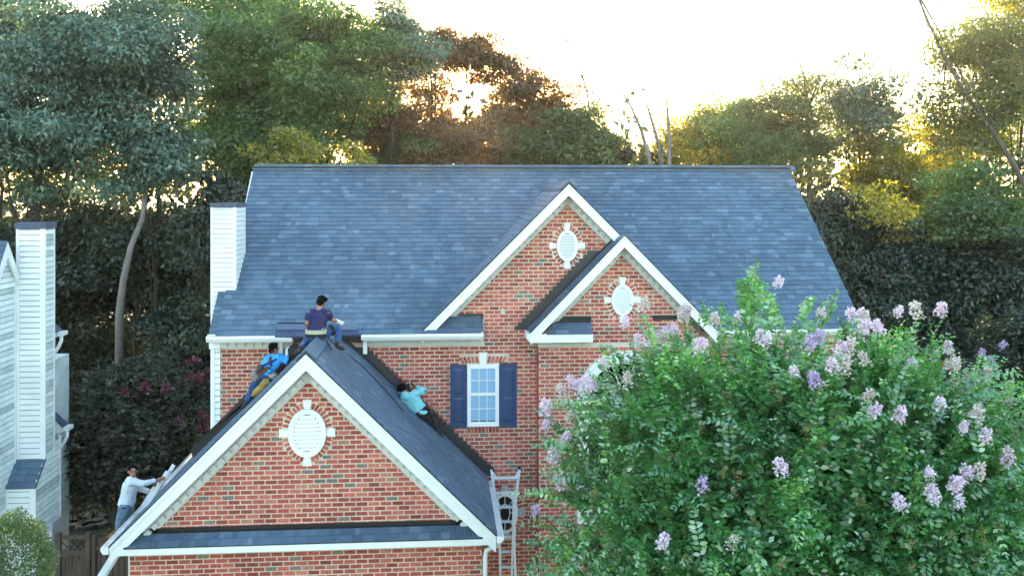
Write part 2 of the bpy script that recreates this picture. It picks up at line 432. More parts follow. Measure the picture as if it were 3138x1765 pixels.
def vent(cx, cz, rx, rz, y, parent, seen, wd=.10, kw=.115, kh=.14):
    """oval louvred vent in a ring of bricks with four keystones; returns hole for the brickwork"""
    n = 40
    root = MB()
    E = lambda a, b, k: (cx + a * math.cos(2 * math.pi * k / n), cz + b * math.sin(2 * math.pi * k / n))
    for k in range(n):
        root.xz([E(rx, rz, k), E(rx, rz, k + 1), E(rx * .86, rz * .88, k + 1), E(rx * .86, rz * .88, k)], y - .055, y + .02)
        root.xz([E(rx * .86, rz * .88, k), E(rx * .86, rz * .88, k + 1), E(rx * .72, rz * .78, k + 1), E(rx * .72, rz * .78, k)], y - .038, y + .02)
    root.xz([E(rx * .74, rz * .8, k) for k in range(n)], y + .004, y + .018)
    v = root.build('oval_vent', M['white'], parent)
    MB().xz([E(rx * .735, rz * .79, k) for k in range(n)], y + .000, y + .003).build('vent_backing', M['gap_shade'], v)  # dark back panel, shade between the slats put into its colour
    ns = 9
    for i in range(ns):
        z = cz + rz * .74 * (-1 + 2 * (i + .5) / ns); hw = rx * .72 * math.sqrt(max(.05, 1 - ((z - cz) / (rz * .80)) ** 2)) - .002
        h = rz * 1.48 / ns
        MB().hexa([(cx - hw, y - .044, z - h * .5 + .002), (cx + hw, y - .044, z - h * .5 + .002), (cx + hw, y - .004, z + h * .30), (cx - hw, y - .004, z + h * .30),
                   (cx - hw, y - .040, z - h * .40), (cx + hw, y - .040, z - h * .40), (cx + hw, y - .001, z + h * .38), (cx - hw, y - .001, z + h * .38)]).build('slat', M['white'], v)
    ring(cx, cz, rx, rz, y, v, seen, wd, kw, kh)
    return ehole(cx, cz, rx + wd + .012, rz + wd + .012)
def ring(cx, cz, rx, rz, y, parent, seen, wd, kw, kh, mat='stone', keys=(0, 1, 2, 3), bottom=True):
    per = math.pi * (rx + rz + wd); nb = int(per / .072)
    for i in range(nb):
        w = 2 * math.pi * (i + .5) / nb
        if min(abs(math.cos(w)) * (rx + wd / 2), abs(math.sin(w)) * (rz + wd / 2)) < kw * .62: continue
        c = Vector((cx + (rx + wd / 2) * math.cos(w), y, cz + (rz + wd / 2) * math.sin(w)))
        nr = Vector((math.cos(w) / rx, 0, math.sin(w) / rz)).normalized(); tt = Vector((nr.z, 0, -nr.x))
        brick_rec.append((c, tt, Vector(FR), .055, wd, False, seen))
    for k in keys:
        w = math.pi / 2 * k; c, s = round(math.cos(w)), round(math.sin(w)); r0 = rx if c else rz
        q = [(r0 + .004, -kw * .42), (r0 + kh, -kw * .58), (r0 + kh, kw * .58), (r0 + .004, kw * .42)]
        MB().xz([(cx + a * c - b * s, cz + a * s + b * c) for a, b in q], y - .03, y + .01).build('keystone', M[mat], parent)

# ---- mortar bodies + bricks
def wallbody(name, poly, y, t=.25, parent=house):
    return MB().xz(poly, y, y + t).build(name, M['mortar'], parent)
gx, gzp, gm = -2.22, 5.90, .985            # garage apex and slope
GW0, GW1 = -5.165, .725
gpoly = [(GW0, 0), (GW1, 0), (GW1, 2.80), (gx, 2.80 + (GW1 - gx) * gm - .02), (GW0, 2.80)]
gapex = 2.80 + (GW1 - gx) * gm - .02
gwall = wallbody('garage_wall', gpoly, YG)
vh = vent(-2.238, 4.527, .32, .41, YG, house, True, .10, .13, .15)
lay_bricks((0, YG, 0), AX, FR, [(GW0, 0), (GW1, 0), (GW1, 2.56), (GW0, 2.56)], (), True)
fz = lambda x: gzp - .36 - abs(x - gx) * gm
zt = 2.945; hwid = (gzp - .47 - zt) / gm
lay_bricks((0, YG, 0), AX, FR, [(gx - hwid, zt), (gx + hwid, zt), (gx, gzp - .47)], (vh,), True)
# main wall
g1x, g1z, g1m = 2.625, 8.76, 1.0
g2x, g2z, g2m = 3.71, 7.72, 1.02
WL, WR = -4.555, 8.45
zt = 5.55; hw = (g1z - .10 - zt) / g1m
mpoly = [(WL, 0), (WR, 0), (WR, zt), (g1x + hw, zt), (g1x, g1z - .10), (g1x - hw, zt), (WL, zt)]
mwall = wallbody('main_wall', mpoly, YM, .03)
MB().box((WL, YM + .03, 0), (WR, YM + .28, zt)).build('wall_core', M['mortar'], house)
MB().box((WL + .01, YM + .28, 0), (WR, 26.6, zt)).build('house_body', M['vinyl'], house)
winhole = rhole(.55, 1.225, 3.79, 5.085)
ow = (1.339, 2.016)
v1h = vent(2.633, 7.499, .222, .322, YM, house, False, .095, .12, .15)
kz = ehole(ow[0], ow[1], .40, .54)
arch_rows = rhole(.415, 1.40, 5.085, 5.245); sill_rows = rhole(.555, 1.225, 3.66, 3.80)
zr = 5.47; hwr = (g1z - .36 - zr) / g1m
lay_bricks((0, YM, 0), AX, FR, [(-4.385, 0), (WR, 0), (WR, zr), (g1x + hwr, zr), (g1x, g1z - .36), (.905, g1z - .36 - (g1x - .905) * g1m), (.905, zr), (-4.385, zr)],
           (winhole, v1h, kz, arch_rows, sill_rows), False)
lay_bricks((0, YM, 0), AX, FR, [(-.02, 6.13), (.905, 6.13), (.905, g1z - .36 - (g1x - .905)), (.70, g1z - .36 - (g1x - .70)), (.37, 6.13)], (), False)
# bay wall
BX0, BX1 = 2.003, 5.42
bpoly = [(BX0, 0), (BX1, 0), (BX1, 5.6), (g2x, 5.6 + (BX1 - g2x) * g2m), (BX0, 5.6)]
bwall = wallbody('bay_wall', [(BX0 + .012, 0), (BX1 - .012, 0), (BX1 - .012, 5.6), (g2x, g2z - .12), (BX0 + .012, 5.6)], YB, .298)
v2h = vent(3.73, 6.402, .228, .318, YB, house, False, .095, .12, .15)
AC = (3.745, 4.39)
def archhole(z):
    if z < AC[1]: return [(AC[0] - .96, AC[0] + .96)] if z > 1.9 else []
    t = .96 ** 2 - (z - AC[1]) ** 2
    return [(AC[0] - math.sqrt(t), AC[0] + math.sqrt(t))] if t > 0 else []
hz = (g2z - .36 - 5.47) / g2m
lay_bricks((0, YB, 0), AX, FR, [(BX0, 0), (BX1, 0), (BX1, 5.47), (3.06, 5.47), (BX0, 5.47)], (v2h, archhole), False)
lay_bricks((0, YB, 0), AX, FR, [(3.08, 5.49), (BX1, 5.49), (BX1, 5.62), (g2x, g2z - .36), (3.08, g2z - .36 - (g2x - 3.08) * g2m)], (v2h,), False)
lay_bricks((0, YB, 0), AX, FR, [(2.35, 6.10), (3.08, 6.10), (3.08, g2z - .36 - (g2x - 3.08) * g2m)], (v2h,), False)
lay_bricks((BX0, 0, 0), (0, 1, 0), (-1, 0, 0), [(YB + .012, 0), (YM, 0), (YM, 5.5), (YB + .012, 5.5)], (), False)
lay_bricks((GW1, 0, 0), (0, 1, 0), (1, 0, 0), [(YG, 0), (YM, 0), (YM, 2.6), (YG, 2.6)], (), False)
MB().box((GW0 + .01, YG + .25, 0), (GW1 - .01, YM - .01, 2.6)).build('garage_body', M['mortar'], house)
MB().box((GW0 + .01, YM + .01, 0), (WL - .01, 21.7, 2.6)).build('garage_rear_wall', M['vinyl'], house)

# ---- roofs
def zmain(y): return 5.78 + .824 * (y - 18.52)
vis_main = lambda u, v: u < 1200 or v < 560
main_roof = shingle_plane([(-4.40, 18.52, 5.78), (.84, 18.52, 5.78), (.84, 19.05, zmain(19.05)), (5.36, 19.05, zmain(19.05)), (5.36, 18.52, 5.78), (8.81, 18.52, 5.78), (8.81, 22.70, zmain(22.70)), (-4.47, 22.70, zmain(22.70))], (0, 1, .824), seen=vis_main, seed=1).build('main_roof', M['deck'], house)
RZ = zmain(22.70)
MB().prism([(-4.47, 22.71, RZ), (8.81, 22.71, RZ), (8.81, 27.0, RZ - 4.29 * .824), (-4.47, 27.0, RZ - 4.29 * .824)], (0, 0, -.05)).build('rear_roof', M['deck'], house)
MB().prism([(WL + .02, 19.2, 5.5), (WL + .02, 26.5, 5.5), (WL + .02, 22.7, RZ - .12)], (.1, 0, 0)).build('side_gable', M['vinyl'], house)
MB().prism([(WR - .02, 19.2, 5.5), (WR - .02, 26.5, 5.5), (WR - .02, 22.7, RZ - .12)], (-.1, 0, 0)).build('side_gable', M['vinyl'], house)
pn = Vector((0, -.824, 1)).normalized(); pp = Vector((0, 18.52, 5.74))
strip = shingle_plane([onplane(637, 1034, pp, pn), onplane(675, 1034, pp, pn), onplane(742, 703, pp, pn), onplane(712, 703, pp, pn)], (0, 1, .824), seed=5).build('side_roof_strip', M['deck'], house)
# garage roof: left slope reaches further back than the right one
GE = 3.18
ge_z = gzp - GE * gm + .03
gr_r = shingle_plane([(gx + GE, YGR, ge_z), (gx + GE, YM - .005, ge_z), (gx, YM - .005, gzp + .03), (gx, YGR, gzp + .03)], (-1, 0, gm), seen=lambda u, v: True, seed=2).build('garage_roof', M['deck'], house)
gl = [(gx - GE, YGR, ge_z), (gx - GE, 21.9, ge_z), (-4.60, 21.9, gzp + .03 - (gx + 4.60) * gm), (-4.60, YM - .005, gzp + .03 - (gx + 4.60) * gm), (gx, YM - .005, gzp + .03), (gx, YGR, gzp + .03)]
gr_l = shingle_plane(gl, (1, 0, gm), seed=3).build('garage_roof', M['deck'], house)
# gable one
yb = lambda z: 18.52 + (z - 5.78) / .824
z1 = g1z + .03
shingle_plane([(g1x - 2.98, YMR, z1 - 2.98), (g1x, YMR, z1), (g1x, yb(z1), z1)], (1, 0, 1), seed=7).build('gable_roof', M['deck'], house)
shingle_plane([(g1x, YMR, z1), (3.70, YMR, z1 - 1.075), (3.70, yb(z1 - 1.075), z1 - 1.075), (g1x, yb(z1), z1)], (-1, 0, 1), seed=8).build('gable_roof', M['deck'], house)
z2 = g2z + .03
shingle_plane([(g2x - 1.90, YBR, z2 - 1.90 * g2m), (g2x - 1.90, YM - .01, z2 - 1.90 * g2m), (g2x, YM - .01, z2), (g2x, YBR, z2)], (1, 0, g2m), seed=9).build('gable_roof', M['deck'], house)
shingle_plane([(g2x, YBR, z2), (g2x + 1.92, YBR, z2 - 1.92 * g2m), (g2x + 1.92, yb(z2 - 1.92 * g2m), z2 - 1.92 * g2m), (g2x, yb(z2), z2)], (-1, 0, g2m), seed=10).build('gable_roof', M['deck'], house)
# pents
shingle_plane([(gx - 2.95, YGR - .02, 2.775), (gx + 2.95, YGR - .02, 2.775), (gx + 2.72, YG - .05, 2.91), (gx - 2.72, YG - .05, 2.91)], (0, .25, .135), ex=.15, seen=lambda u, v: True, seed=11).build('pent_roof', M['deck'], house)
MB().box((gx - 2.72, YG - .075, 2.90), (gx + 2.72, YG - .001, 2.925)).box((gx - 2.70, YG - .03, 2.925), (gx + 2.70, YG - .001, 2.985)).build('pent_flashing', M['black'], house)
shingle_plane([(-.06, YMR - .03, 5.80), (.88, YMR - .03, 5.80), (.88, YM - .04, 6.0), (.12, YM - .04, 6.0)], (0, .29, .2), ex=.13, seed=12).build('pent_roof', M['deck'], house)
MB().box((.20, YM - .08, 5.99), (.885, YM - .001, 6.02)).box((.25, YM - .035, 6.02), (.895, YM - .001, 6.115)).build('pent_flashing', M['black'], house)
shingle_plane([(2.13, YBR - .01, 5.77), (3.06, YBR - .01, 5.77), (3.06, YB - .04, 5.97), (2.33, YB - .04, 5.97)], (0, .29, .2), ex=.13, seed=13).build('pent_roof', M['deck'], house)
MB().box((2.36, YB - .08, 5.96), (3.065, YB - .001, 5.99)).box((2.42, YB - .035, 5.99), (3.075, YB - .001, 6.085)).build('pent_flashing', M['black'], house)
MB().box((4.36, YB - .035, 5.99), (5.0, YB - .001, 6.085)).build('pent_flashing', M['black'], house)

# ridge caps
def capmesh(m, L=.19, w=.15, t=.014):
    mb = MB()
    for s in (-1, 1):
        mb.hexa([(0, 0, -t), (L, 0, -t), (L, s * w, -w * m - t), (0, s * w, -w * m - t), (0, 0, .0 + t), (L, 0, .004), (L, s * w, -w * m + .004), (0, s * w, -w * m + t)])
    return mb.mesh('ridge_shingle', M['shingle'])
cm = capmesh(.824, .225)
x = -4.47
while x < 8.75:
    link('ridge_shingle', cm, main_roof, Matrix.Translation((x, 22.69, RZ + .045))); x += .20
MB().box((-4.47, 22.56, RZ - .085), (8.81, 22.82, RZ + .005)).build('ridge_vent', M['black'], main_roof)
cg = capmesh(gm, .16, .17, .02); y = YGR - .02
for i in range(17):
    rot = Matrix.Rotation(R(90), 4, 'Z')
    k = i if i < 11 else i
    tilt = Matrix.Rotation(R(-6), 4, 'Y')
    link('ridge_shingle', cg, gr_r, Matrix.Translation((gx, y, gzp + .075)) @ rot @ tilt); y += .072 if i < 11 else .16
c1 = capmesh(1.0, .30, .17, .016); y = YMR - .02
while y < 22.1:
    link('ridge_shingle', c1, main_roof, Matrix.Translation((g1x, y, g1z + .065)) @ Matrix.Rotation(R(90), 4, 'Z')); y += .26

# ---- white trim
tr = MB()
rake(gx, gzp, 3.17, gm, .265, YGR, YGR + .03, tr); rake(gx, gzp + .012, 3.17, gm, .075, YGR - .022, YGR - .001, tr)
rake(gx, gzp - .03, 3.17, gm, .03, YGR + .03, YG - .03, tr)
tr.build('garage_rake_board', M['white'], house)
tr = MB(); rake(g1x, g1z, 2.98, g1m, .225, YMR, YMR + .03, tr, (-1,)); rake(g1x, g1z, 1.10, g1m, .225, YMR, YMR + .03, tr, (1,))
rake(g1x, g1z + .01, 2.98, g1m, .05, YMR - .018, YMR - .001, tr, (-1,)); rake(g1x, g1z + .01, 1.10, g1m, .05, YMR - .018, YMR - .001, tr, (1,))
rake(g1x, g1z - .03, 2.98, g1m, .03, YMR + .03, YM - .03, tr, (-1,)); rake(g1x, g1z - .03, 1.10, g1m, .03, YMR + .03, YM - .03, tr, (1,))
tr.build('upper_rake_board', M['white'], house)
tr = MB(); rake(g2x, g2z, 1.90, g2m, .225, YBR, YBR + .03, tr); rake(g2x, g2z + .01, 1.90, g2m, .05, YBR - .018, YBR - .001, tr)
rake(g2x, g2z - .03, 1.90, g2m, .03, YBR + .03, YB - .03, tr)
tr.build('lower_rake_board', M['white'], house)
# thin dark drip edges
for (a_, b_, w_, m_, y_, sd_) in ((gx, gzp, 3.18, gm, YGR, (-1, 1)), (g1x, g1z, 2.98, g1m, YMR, (-1,)), (g1x, g1z, 1.10, g1m, YMR, (1,)), (g2x, g2z, 1.9, g2m, YBR, (-1, 1))):
    de = MB(); rake(a_, b_ + .034, w_, m_, .016, y_ - .03, y_ + .06, de, sd_); de.build('drip_edge', M['black'], house)
# friezes with dentils along the rakes
fr = MB(); rake(gx, gzp - .235, 2.70, gm, .265, YG - .03, YG - .002, fr); rake(gx, gzp - .235, 2.70, gm, .075, YG - .075, YG - .031, fr); f0 = fr.build('garage_frieze', M['cream'], house)
nz = lambda s, z0, x0, m, w, off: ((x0 + s * .06, z0 - off - .06 * m), (x0 + s * w, z0 - off - w * m))
for s in (-1, 1):
    a, b = nz(s, gzp, gx, gm, 2.70, .385); place_dentils(a, b, YG - .031, f0, d=.07)
fr = MB(); rake(g1x, g1z - .20, 2.42, g1m, .20, YM - .045, YM - .002, fr, (-1,)); rake(g1x, g1z - .20, 1.13, g1m, .20, YM - .045, YM - .002, fr, (1,))
rake(g1x, g1z - .20, 2.40, g1m, .05, YM - .075, YM - .046, fr, (-1,)); rake(g1x, g1z - .20, 1.13, g1m, .05, YM - .075, YM - .046, fr, (1,)); f1 = fr.build('upper_frieze', M['cream'], house)
a, b = nz(-1, g1z, g1x, g1m, 2.40, .305); place_dentils(a, b, YM - .046, f1, d=.07); a, b = nz(1, g1z, g1x, g1m, 1.1, .305); place_dentils(a, b, YM - .046, f1, d=.07)
fr = MB(); rake(g2x, g2z - .20, 1.42, g2m, .20, YB - .045, YB - .002, fr); rake(g2x, g2z - .20, 1.40, g2m, .05, YB - .075, YB - .046, fr); f2 = fr.build('lower_frieze', M['cream'], house)
for s in (-1, 1):
    a, b = nz(s, g2z, g2x, g2m, 1.38, .305); place_dentils(a, b, YB - .046, f2, d=.07)
# garage cornice: fascia and dentil band
MB().box((gx - 3.17, YGR - .004, 2.645), (gx + 3.17, YGR + .028, 2.776)).box((gx - 3.17, YGR + .029, 2.645), (gx + 3.17, YG - .002, 2.665)).build('garage_fascia', M['white'], house)
fb = MB().box((GW0, YG - .045, 2.56), (GW1, YG - .002, 2.644)).build('garage_cornice', M['cream'], house)
place_dentils((GW0, 2.605), (GW1, 2.605), YG - .046, fb, .168, .12, .055, .05)
# main cornice
X0a, X0b = -3.12, -2.30
def eave(x0, x1, nm='main_cornice'):
    MB().box((x0, YMR + .02, 5.62), (x1, YMR + .045, 5.775)).box((x0, YMR + .046, 5.62), (x1, YM - .002, 5.64)).build('main_fascia', M['white'], house)
    c = MB().box((max(x0, -4.385), YM - .05, 5.475), (min(x1, .80), YM - .003, 5.619)).build(nm, M['cream'], house)
    place_dentils((max(x0, -4.385), 5.555), (min(x1, .80), 5.555), YM - .051, c, .172, .115, .085, .05)
eave(-4.52, -2.93); eave(-1.50, .87)
def gutter(x0, x1, y, z, nm='gutter'):
    o = MB()
    o.prism([(x0, y, z + .01), (x0, y - .012, z + .01), (x0, y - .012, z - .04), (x0, y + .03, z - .11), (x0, y + .11, z - .11), (x0, y + .11, z - .10), (x0, y + .034, z - .10), (x0, y, z - .036)], (x1 - x0, 0, 0))
    o.box((x0, y + .10, z - .11), (x1, y + .112, z + .03))
    for xe in (x0, x1 - .004): o.box((xe, y - .010, z - .09), (xe + .004, y + .10, z - .001))
    return o.build(nm, M['white'], house)
gutter(-4.56, -2.90, YMR - .14, 5.77); gutter(-1.55, .875, YMR - .14, 5.77); gutter(5.62, 8.88, YMR - .14, 5.77)
MB().box((5.55, YMR, 5.62), (8.80, YMR + .03, 5.775)).build('main_fascia', M['white'], house)
# bay return fascia + dentils
MB().box((g2x - 1.90, YBR - .004, 5.60), (3.07, YBR + .028, 5.77)).box((g2x - 1.90, YBR + .03, 5.60), (3.07, YB - .002, 5.62)).prism([(g2x - 1.9, YBR - .003, 5.60), (g2x - 1.9, YBR - .003, 5.78), (g2x - 1.97, YBR + .1, 5.78), (g2x - 1.97, YBR + .1, 5.66)], (0, .45, 0)).build('bay_fascia', M['white'], house)
c = MB().box((BX0 - .02, YB - .05, 5.475), (2.86, YB - .003, 5.599)).build('bay_cornice', M['cream'], house)
place_dentils((BX0, 5.545), (2.86, 5.545), YB - .051, c, .165, .09, .06, .045)
# garage side gutters with hangers (running front to back)
for s, yend in ((1, YM - .06), (-1, 21.9)):
    x0 = gx + s * GE; o = MB()
    pr = [(0, .01), (.0, -.10), (s * .085, -.10), (s * .125, -.04), (s * .125, .01), (s * .117, .01), (s * .117, -.036), (s * .082, -.09), (s * .01, -.09), (s * .01, .01)]
    o.prism([(x0 + a, YGR - .03, ge_z - .012 + b) for a, b in pr], (0, yend - YGR + .03, 0))
    o.prism([(x0 + a, YGR - .036, ge_z - .012 + b) for a, b in pr[:5]], (0, .006, 0))
    gg = o.build('side_gutter', M['white'], house)
    y = YGR + .25
    hm = MB().box((0, -.012, 0), (.12, .012, .006)).mesh('gutter_hanger', M['alu'])
    while y < yend:
        link('gutter_hanger', hm, gg, Matrix.Translation((x0 if s > 0 else x0 - .12, y, ge_z - .006))); y += .45
# downspouts
MB().tube([(gx + GE + .03, YG - .12, 2.64), (gx + GE + .02, YG - .10, 2.56), (.80, YG - .05, 2.46), (.78, YG - .05, 2.34), (.78, YG - .05, .1)], .042, 8).build('downspout', M['white'], house, smooth=True)
MB().tube([(gx - GE + .02, YG + .1, 2.64), (gx - GE + .10, YG + .15, 2.60), (-5.22, YG + .2, 2.46), (-5.21, YG + .2, .1)], .040, 8).build('downspout', M['white'], house, smooth=True)
for xx in (-3.17, -1.50):
    MB().box((xx - .03, YMR + .05, 5.36), (xx + .05, YMR + .12, 5.64)).build('gutter_end_spout', M['white'], house)
# ---- step flashing and membranes on the brick
fl = MB(); z = 2.78
while z < 5.44:
    xl = gx + (gzp + .03 - z) / gm
    x1 = min(xl + .24, 1.12)
    fl.box((xl - .20, YM - .020, z), (x1, YM - .016, z + BH * 1.0)); z += BH
fl.build('step_flashing', M['membrane'], house)
fl = MB().prism([(gx - .35, YM - .04, 5.46), (gx - .75, YM - .04, 5.46), (-4.96, YM - .04, 3.47), (-4.90, YM - .04, 3.20), (-4.4, YM - .04, 3.66), (gx - .2, YM - .04, 5.70)], (0, -.012, 0))
fl.build('wall_membrane', M['black'], house)
fl = MB(); z = 5.82; z = math.floor(z / BH) * BH
while z < 7.35:
    xl = g2x - (g2z + .03 - z) / g2m
    fl.box((xl - .26 + .02, YM - .020, z), (min(xl + .15, g2x), YM - .016, z + BH)); z += BH
fl.build('step_flashing', M['membrane'], house)
MB().prism([(gx + .35, YM - .10, gzp + .06 - .35 * gm), (gx + 3.1, YM - .10, gzp + .06 - 3.1 * gm), (gx + 3.1, YM - .06, gzp + .06 - 3.1 * gm), (gx + .35, YM - .06, gzp + .06 - .35 * gm)], (0, 0, .03)).build('flashing_edge', M['black'], house)
MB().prism([(g2x - 1.87, YM - .10, z2 + .02 - 1.87 * g2m), (g2x - .1, YM - .10, z2 + .02 - .1 * g2m), (g2x - .1, YM - .06, z2 + .02 - .1 * g2m), (g2x - 1.87, YM - .06, z2 + .02 - 1.87 * g2m)], (0, 0, .03)).build('flashing_edge', M['black'], house)

# ---- sash window, jack arch, sill, shutters
x0, x1, zb, ztp = .567, 1.212, 3.805, 5.073
wf = MB()
wf.box((x0, YM - .05, zb), (x1, YM + .02, zb + .055)).box((x0, YM - .05, ztp - .05), (x1, YM + .02, ztp)).box((x0, YM - .05, zb + .056), (x0 + .05, YM + .02, ztp - .051)).box((x1 - .05, YM - .05, zb + .056), (x1, YM + .02, ztp - .051))
win = wf.build('sash_window', M['white'], house)
ix0, ix1, iz0, iz1 = x0 + .052, x1 - .052, zb + .057, ztp - .052; zm = (iz0 + iz1) / 2 + .02
for (a, b, yo) in ((iz0, zm, .0), (zm, iz1, -.012)):
    s = MB(); y0, y1 = YM - .030 + yo, YM - .012 + yo
    s.box((ix0, y0, a), (ix1, y1, a + .035)).box((ix0, y0, b - .03), (ix1, y1, b)).box((ix0, y0, a + .036), (ix0 + .022, y1, b - .031)).box((ix1 - .022, y0, a + .036), (ix1, y1, b - .031))
    w = (ix1 - ix0 - .044); zz0, zz1 = a + .036, b - .031
    for k in (1, 2): s.box((ix0 + .022 + w * k / 3 - .007, y0 + .004, zz0), (ix0 + .022 + w * k / 3 + .007, y1, zz1))
    s.box((ix0 + .022, y0 + .006, (zz0 + zz1) / 2 - .007), (ix1 - .022, y1 - .001, (zz0 + zz1) / 2 + .007))
    s.build('sash', M['white'], win)
    for i in range(3):
        for j in range(2):
            xa = ix0 + .022 + w * i / 3; za = zz0 + (zz1 - zz0) * j / 2
            lo = .018 if (j == 0 and yo == 0) else 0
            MB().box((xa, YM - .006 + yo, za + lo), (xa + w / 3, YM - .003 + yo, za + (zz1 - zz0) / 2)).build('pane', M['blind'], win)
MB().box((ix0, YM - .002, iz0), (ix1, YM + .01, iz1)).build('window_interior', M['glass'], win)
for sx0, sx1 in ((.215, .560), (1.222, 1.578)):
    s = MB(); yb0, yb1 = YM - .055, YM - .016; zb_, zt_ = zb - .02, ztp
    s.box((sx0, yb0 + .012, zb_), (sx1, yb1, zt_))
    st, = (.062,)
    s.box((sx0, yb0, zb_), (sx0 + st, yb0 + .011, zt_)).box((sx1 - st, yb0, zb_), (sx1, yb0 + .011, zt_))
    for za, zz in ((zb_, zb_ + .10), (zt_ - .075, zt_), (4.405, 4.475)): s.box((sx0 + st, yb0, za), (sx1 - st, yb0 + .011, zz))
    sh = s.build('shutter', M['navy'], win)
    for za, zz in ((zb_ + .10, 4.405), (4.475, zt_ - .075)):
        p = MB(); a0, a1, b0, b1 = sx0 + st + .006, sx1 - st - .006, za + .006, zz - .006; k = .035
        p.hexa([(a0, yb0 + .011, b0), (a1, yb0 + .011, b0), (a1, yb0 + .011, b1), (a0, yb0 + .011, b1), (a0 + k, yb0 + .001, b0 + k), (a1 - k, yb0 + .001, b0 + k), (a1 - k, yb0 + .001, b1 - k), (a0 + k, yb0 + .001, b1 - k)])
        p.build('shutter_panel', M['navy'], sh)
cx = (x0 + x1) / 2
MB().xz([(cx - .055, 5.08), (cx + .055, 5.08), (cx + .09, 5.32), (cx - .09, 5.32)], YM - .035, YM + .01).build('keystone', M['stone'], win)
for s in (-1, 1):
    for k in range(5):
        xx = cx + s * (.115 + k * .074); lean = s * (.035 + k * .014)
        a = Vector((lean, 0, .15)).normalized(); t = Vector((a.z, 0, -a.x))
        brick_rec.append((Vector((xx + lean * .3, YM, 5.165)), t, Vector(FR), .058, .145, False, False))
for k in range(9):
    brick_rec.append((Vector((x0 + .03 + k * .074, YM - .012, 3.735)), Vector((1, 0, 0)), Vector(FR), .062, .13, False, False))
# ---- oval window
def ellring(mb, cx, cz, a0, b0, a1, b1, y0, y1, n=40, k0=0, k1=None):
    E = lambda a, b, k: (cx + a * math.cos(2 * math.pi * k / n), cz + b * math.sin(2 * math.pi * k / n))
    for k in range(k0, k1 if k1 is not None else n): mb.xz([E(a0, b0, k), E(a0, b0, k + 1), E(a1, b1, k + 1), E(a1, b1, k)], y0, y1)
o = MB(); ellring(o, *ow, .27, .405, .225, .355, YM - .06, YM + .02); ov = o.build('oval_window', M['white'], house)
n = 36; MB().xz([(ow[0] + .228 * math.cos(2 * math.pi * k / n), ow[1] + .358 * math.sin(2 * math.pi * k / n)) for k in range(n)], YM - .012, YM + .01).build('pane', M['glass'], ov)
o = MB(); ellring(o, *ow, .11, .185, .095, .168, YM - .035, YM - .014, 28)
for a in (0, 45, 90, 135, 180, 225, 270, 315):
    c, s = math.cos(R(a)), math.sin(R(a)); p0 = Vector((ow[0] + .10 * c, YM - .025, ow[1] + .175 * s)); p1 = Vector((ow[0] + .226 * c, YM - .025, ow[1] + .356 * s)); o.tube([p0, p1], .009, 6)
o.build('muntin', M['white'], ov)
ring(ow[0], ow[1], .275, .41, YM, ov, False, .12, .13, .155, 'stonegrey')
# ---- arched window on the bay
def archring(mb, r0, r1, y0, y1, zb, n=28):
    E = lambda r, k: (AC[0] + r * math.cos(math.pi * k / n), AC[1] + r * math.sin(math.pi * k / n))
    for k in range(n): mb.xz([E(r0, k), E(r0, k + 1), E(r1, k + 1), E(r1, k)], y0, y1)
    for s in (-1, 1): mb.xz([(AC[0] + s * r0, AC[1]), (AC[0] + s * r1, AC[1]), (AC[0] + s * r1, zb), (AC[0] + s * r0, zb)], y0, y1)
o = MB(); archring(o, .955, .89, YB - .085, YB + .02, 1.95); archring(o, .888, .83, YB - .05, YB + .02, 1.95); archring(o, .828, .77, YB - .075, YB + .02, 1.95); archring(o, .768, .715, YB - .04, YB + .02, 1.95)
o.box((AC[0] - .955, YB - .10, 1.88), (AC[0] + .955, YB + .02, 1.95)).box((AC[0] - .71, YB - .04, AC[1] - .04), (AC[0] + .71, YB + .01, AC[1] + .03)); aw = o.build('arched_window', M['white'], house)
pts = [(AC[0] + .715 * math.cos(math.pi * k / 24), AC[1] + .715 * math.sin(math.pi * k / 24)) for k in range(25)] + [(AC[0] - .715, 1.95), (AC[0] + .715, 1.95)]
MB().xz(pts, YB - .012, YB + .01).build('pane', M['glass'], aw)
o = MB()
for a in (36, 72, 108, 144): o.tube([(AC[0] + .2 * math.cos(R(a)), YB - .03, AC[1] + .2 * math.sin(R(a))), (AC[0] + .715 * math.cos(R(a)), YB - .03, AC[1] + .715 * math.sin(R(a)))], .013, 6)
for k in range(10): o.tube([(AC[0] + .2 * math.cos(math.pi * k / 10), YB - .03, AC[1] + .2 * math.sin(math.pi * k / 10)), (AC[0] + .2 * math.cos(math.pi * (k + 1) / 10), YB - .03, AC[1] + .2 * math.sin(math.pi * (k + 1) / 10))], .013, 6)
for xx in (-.24, .24): o.box((AC[0] + xx - .02, YB - .04, 1.95), (AC[0] + xx + .02, YB - .013, AC[1] - .041))
for zz in (2.5, 3.1, 3.7): o.box((AC[0] - .71, YB - .034, zz - .012), (AC[0] + .71, YB - .014, zz + .012))
o.build('muntin', M['white'], aw)
# pale efflorescence patch
pc = at(1541, 955, YM - .017)
MB().ell(pc, [Vector((.05, 0, .02)), Vector((0, .006, 0)), Vector((-.015, 0, .07))], 8).build('mortar_patch', simple('green_mortar_patch', (.42, .55, .38), .9, .3, 40), house)

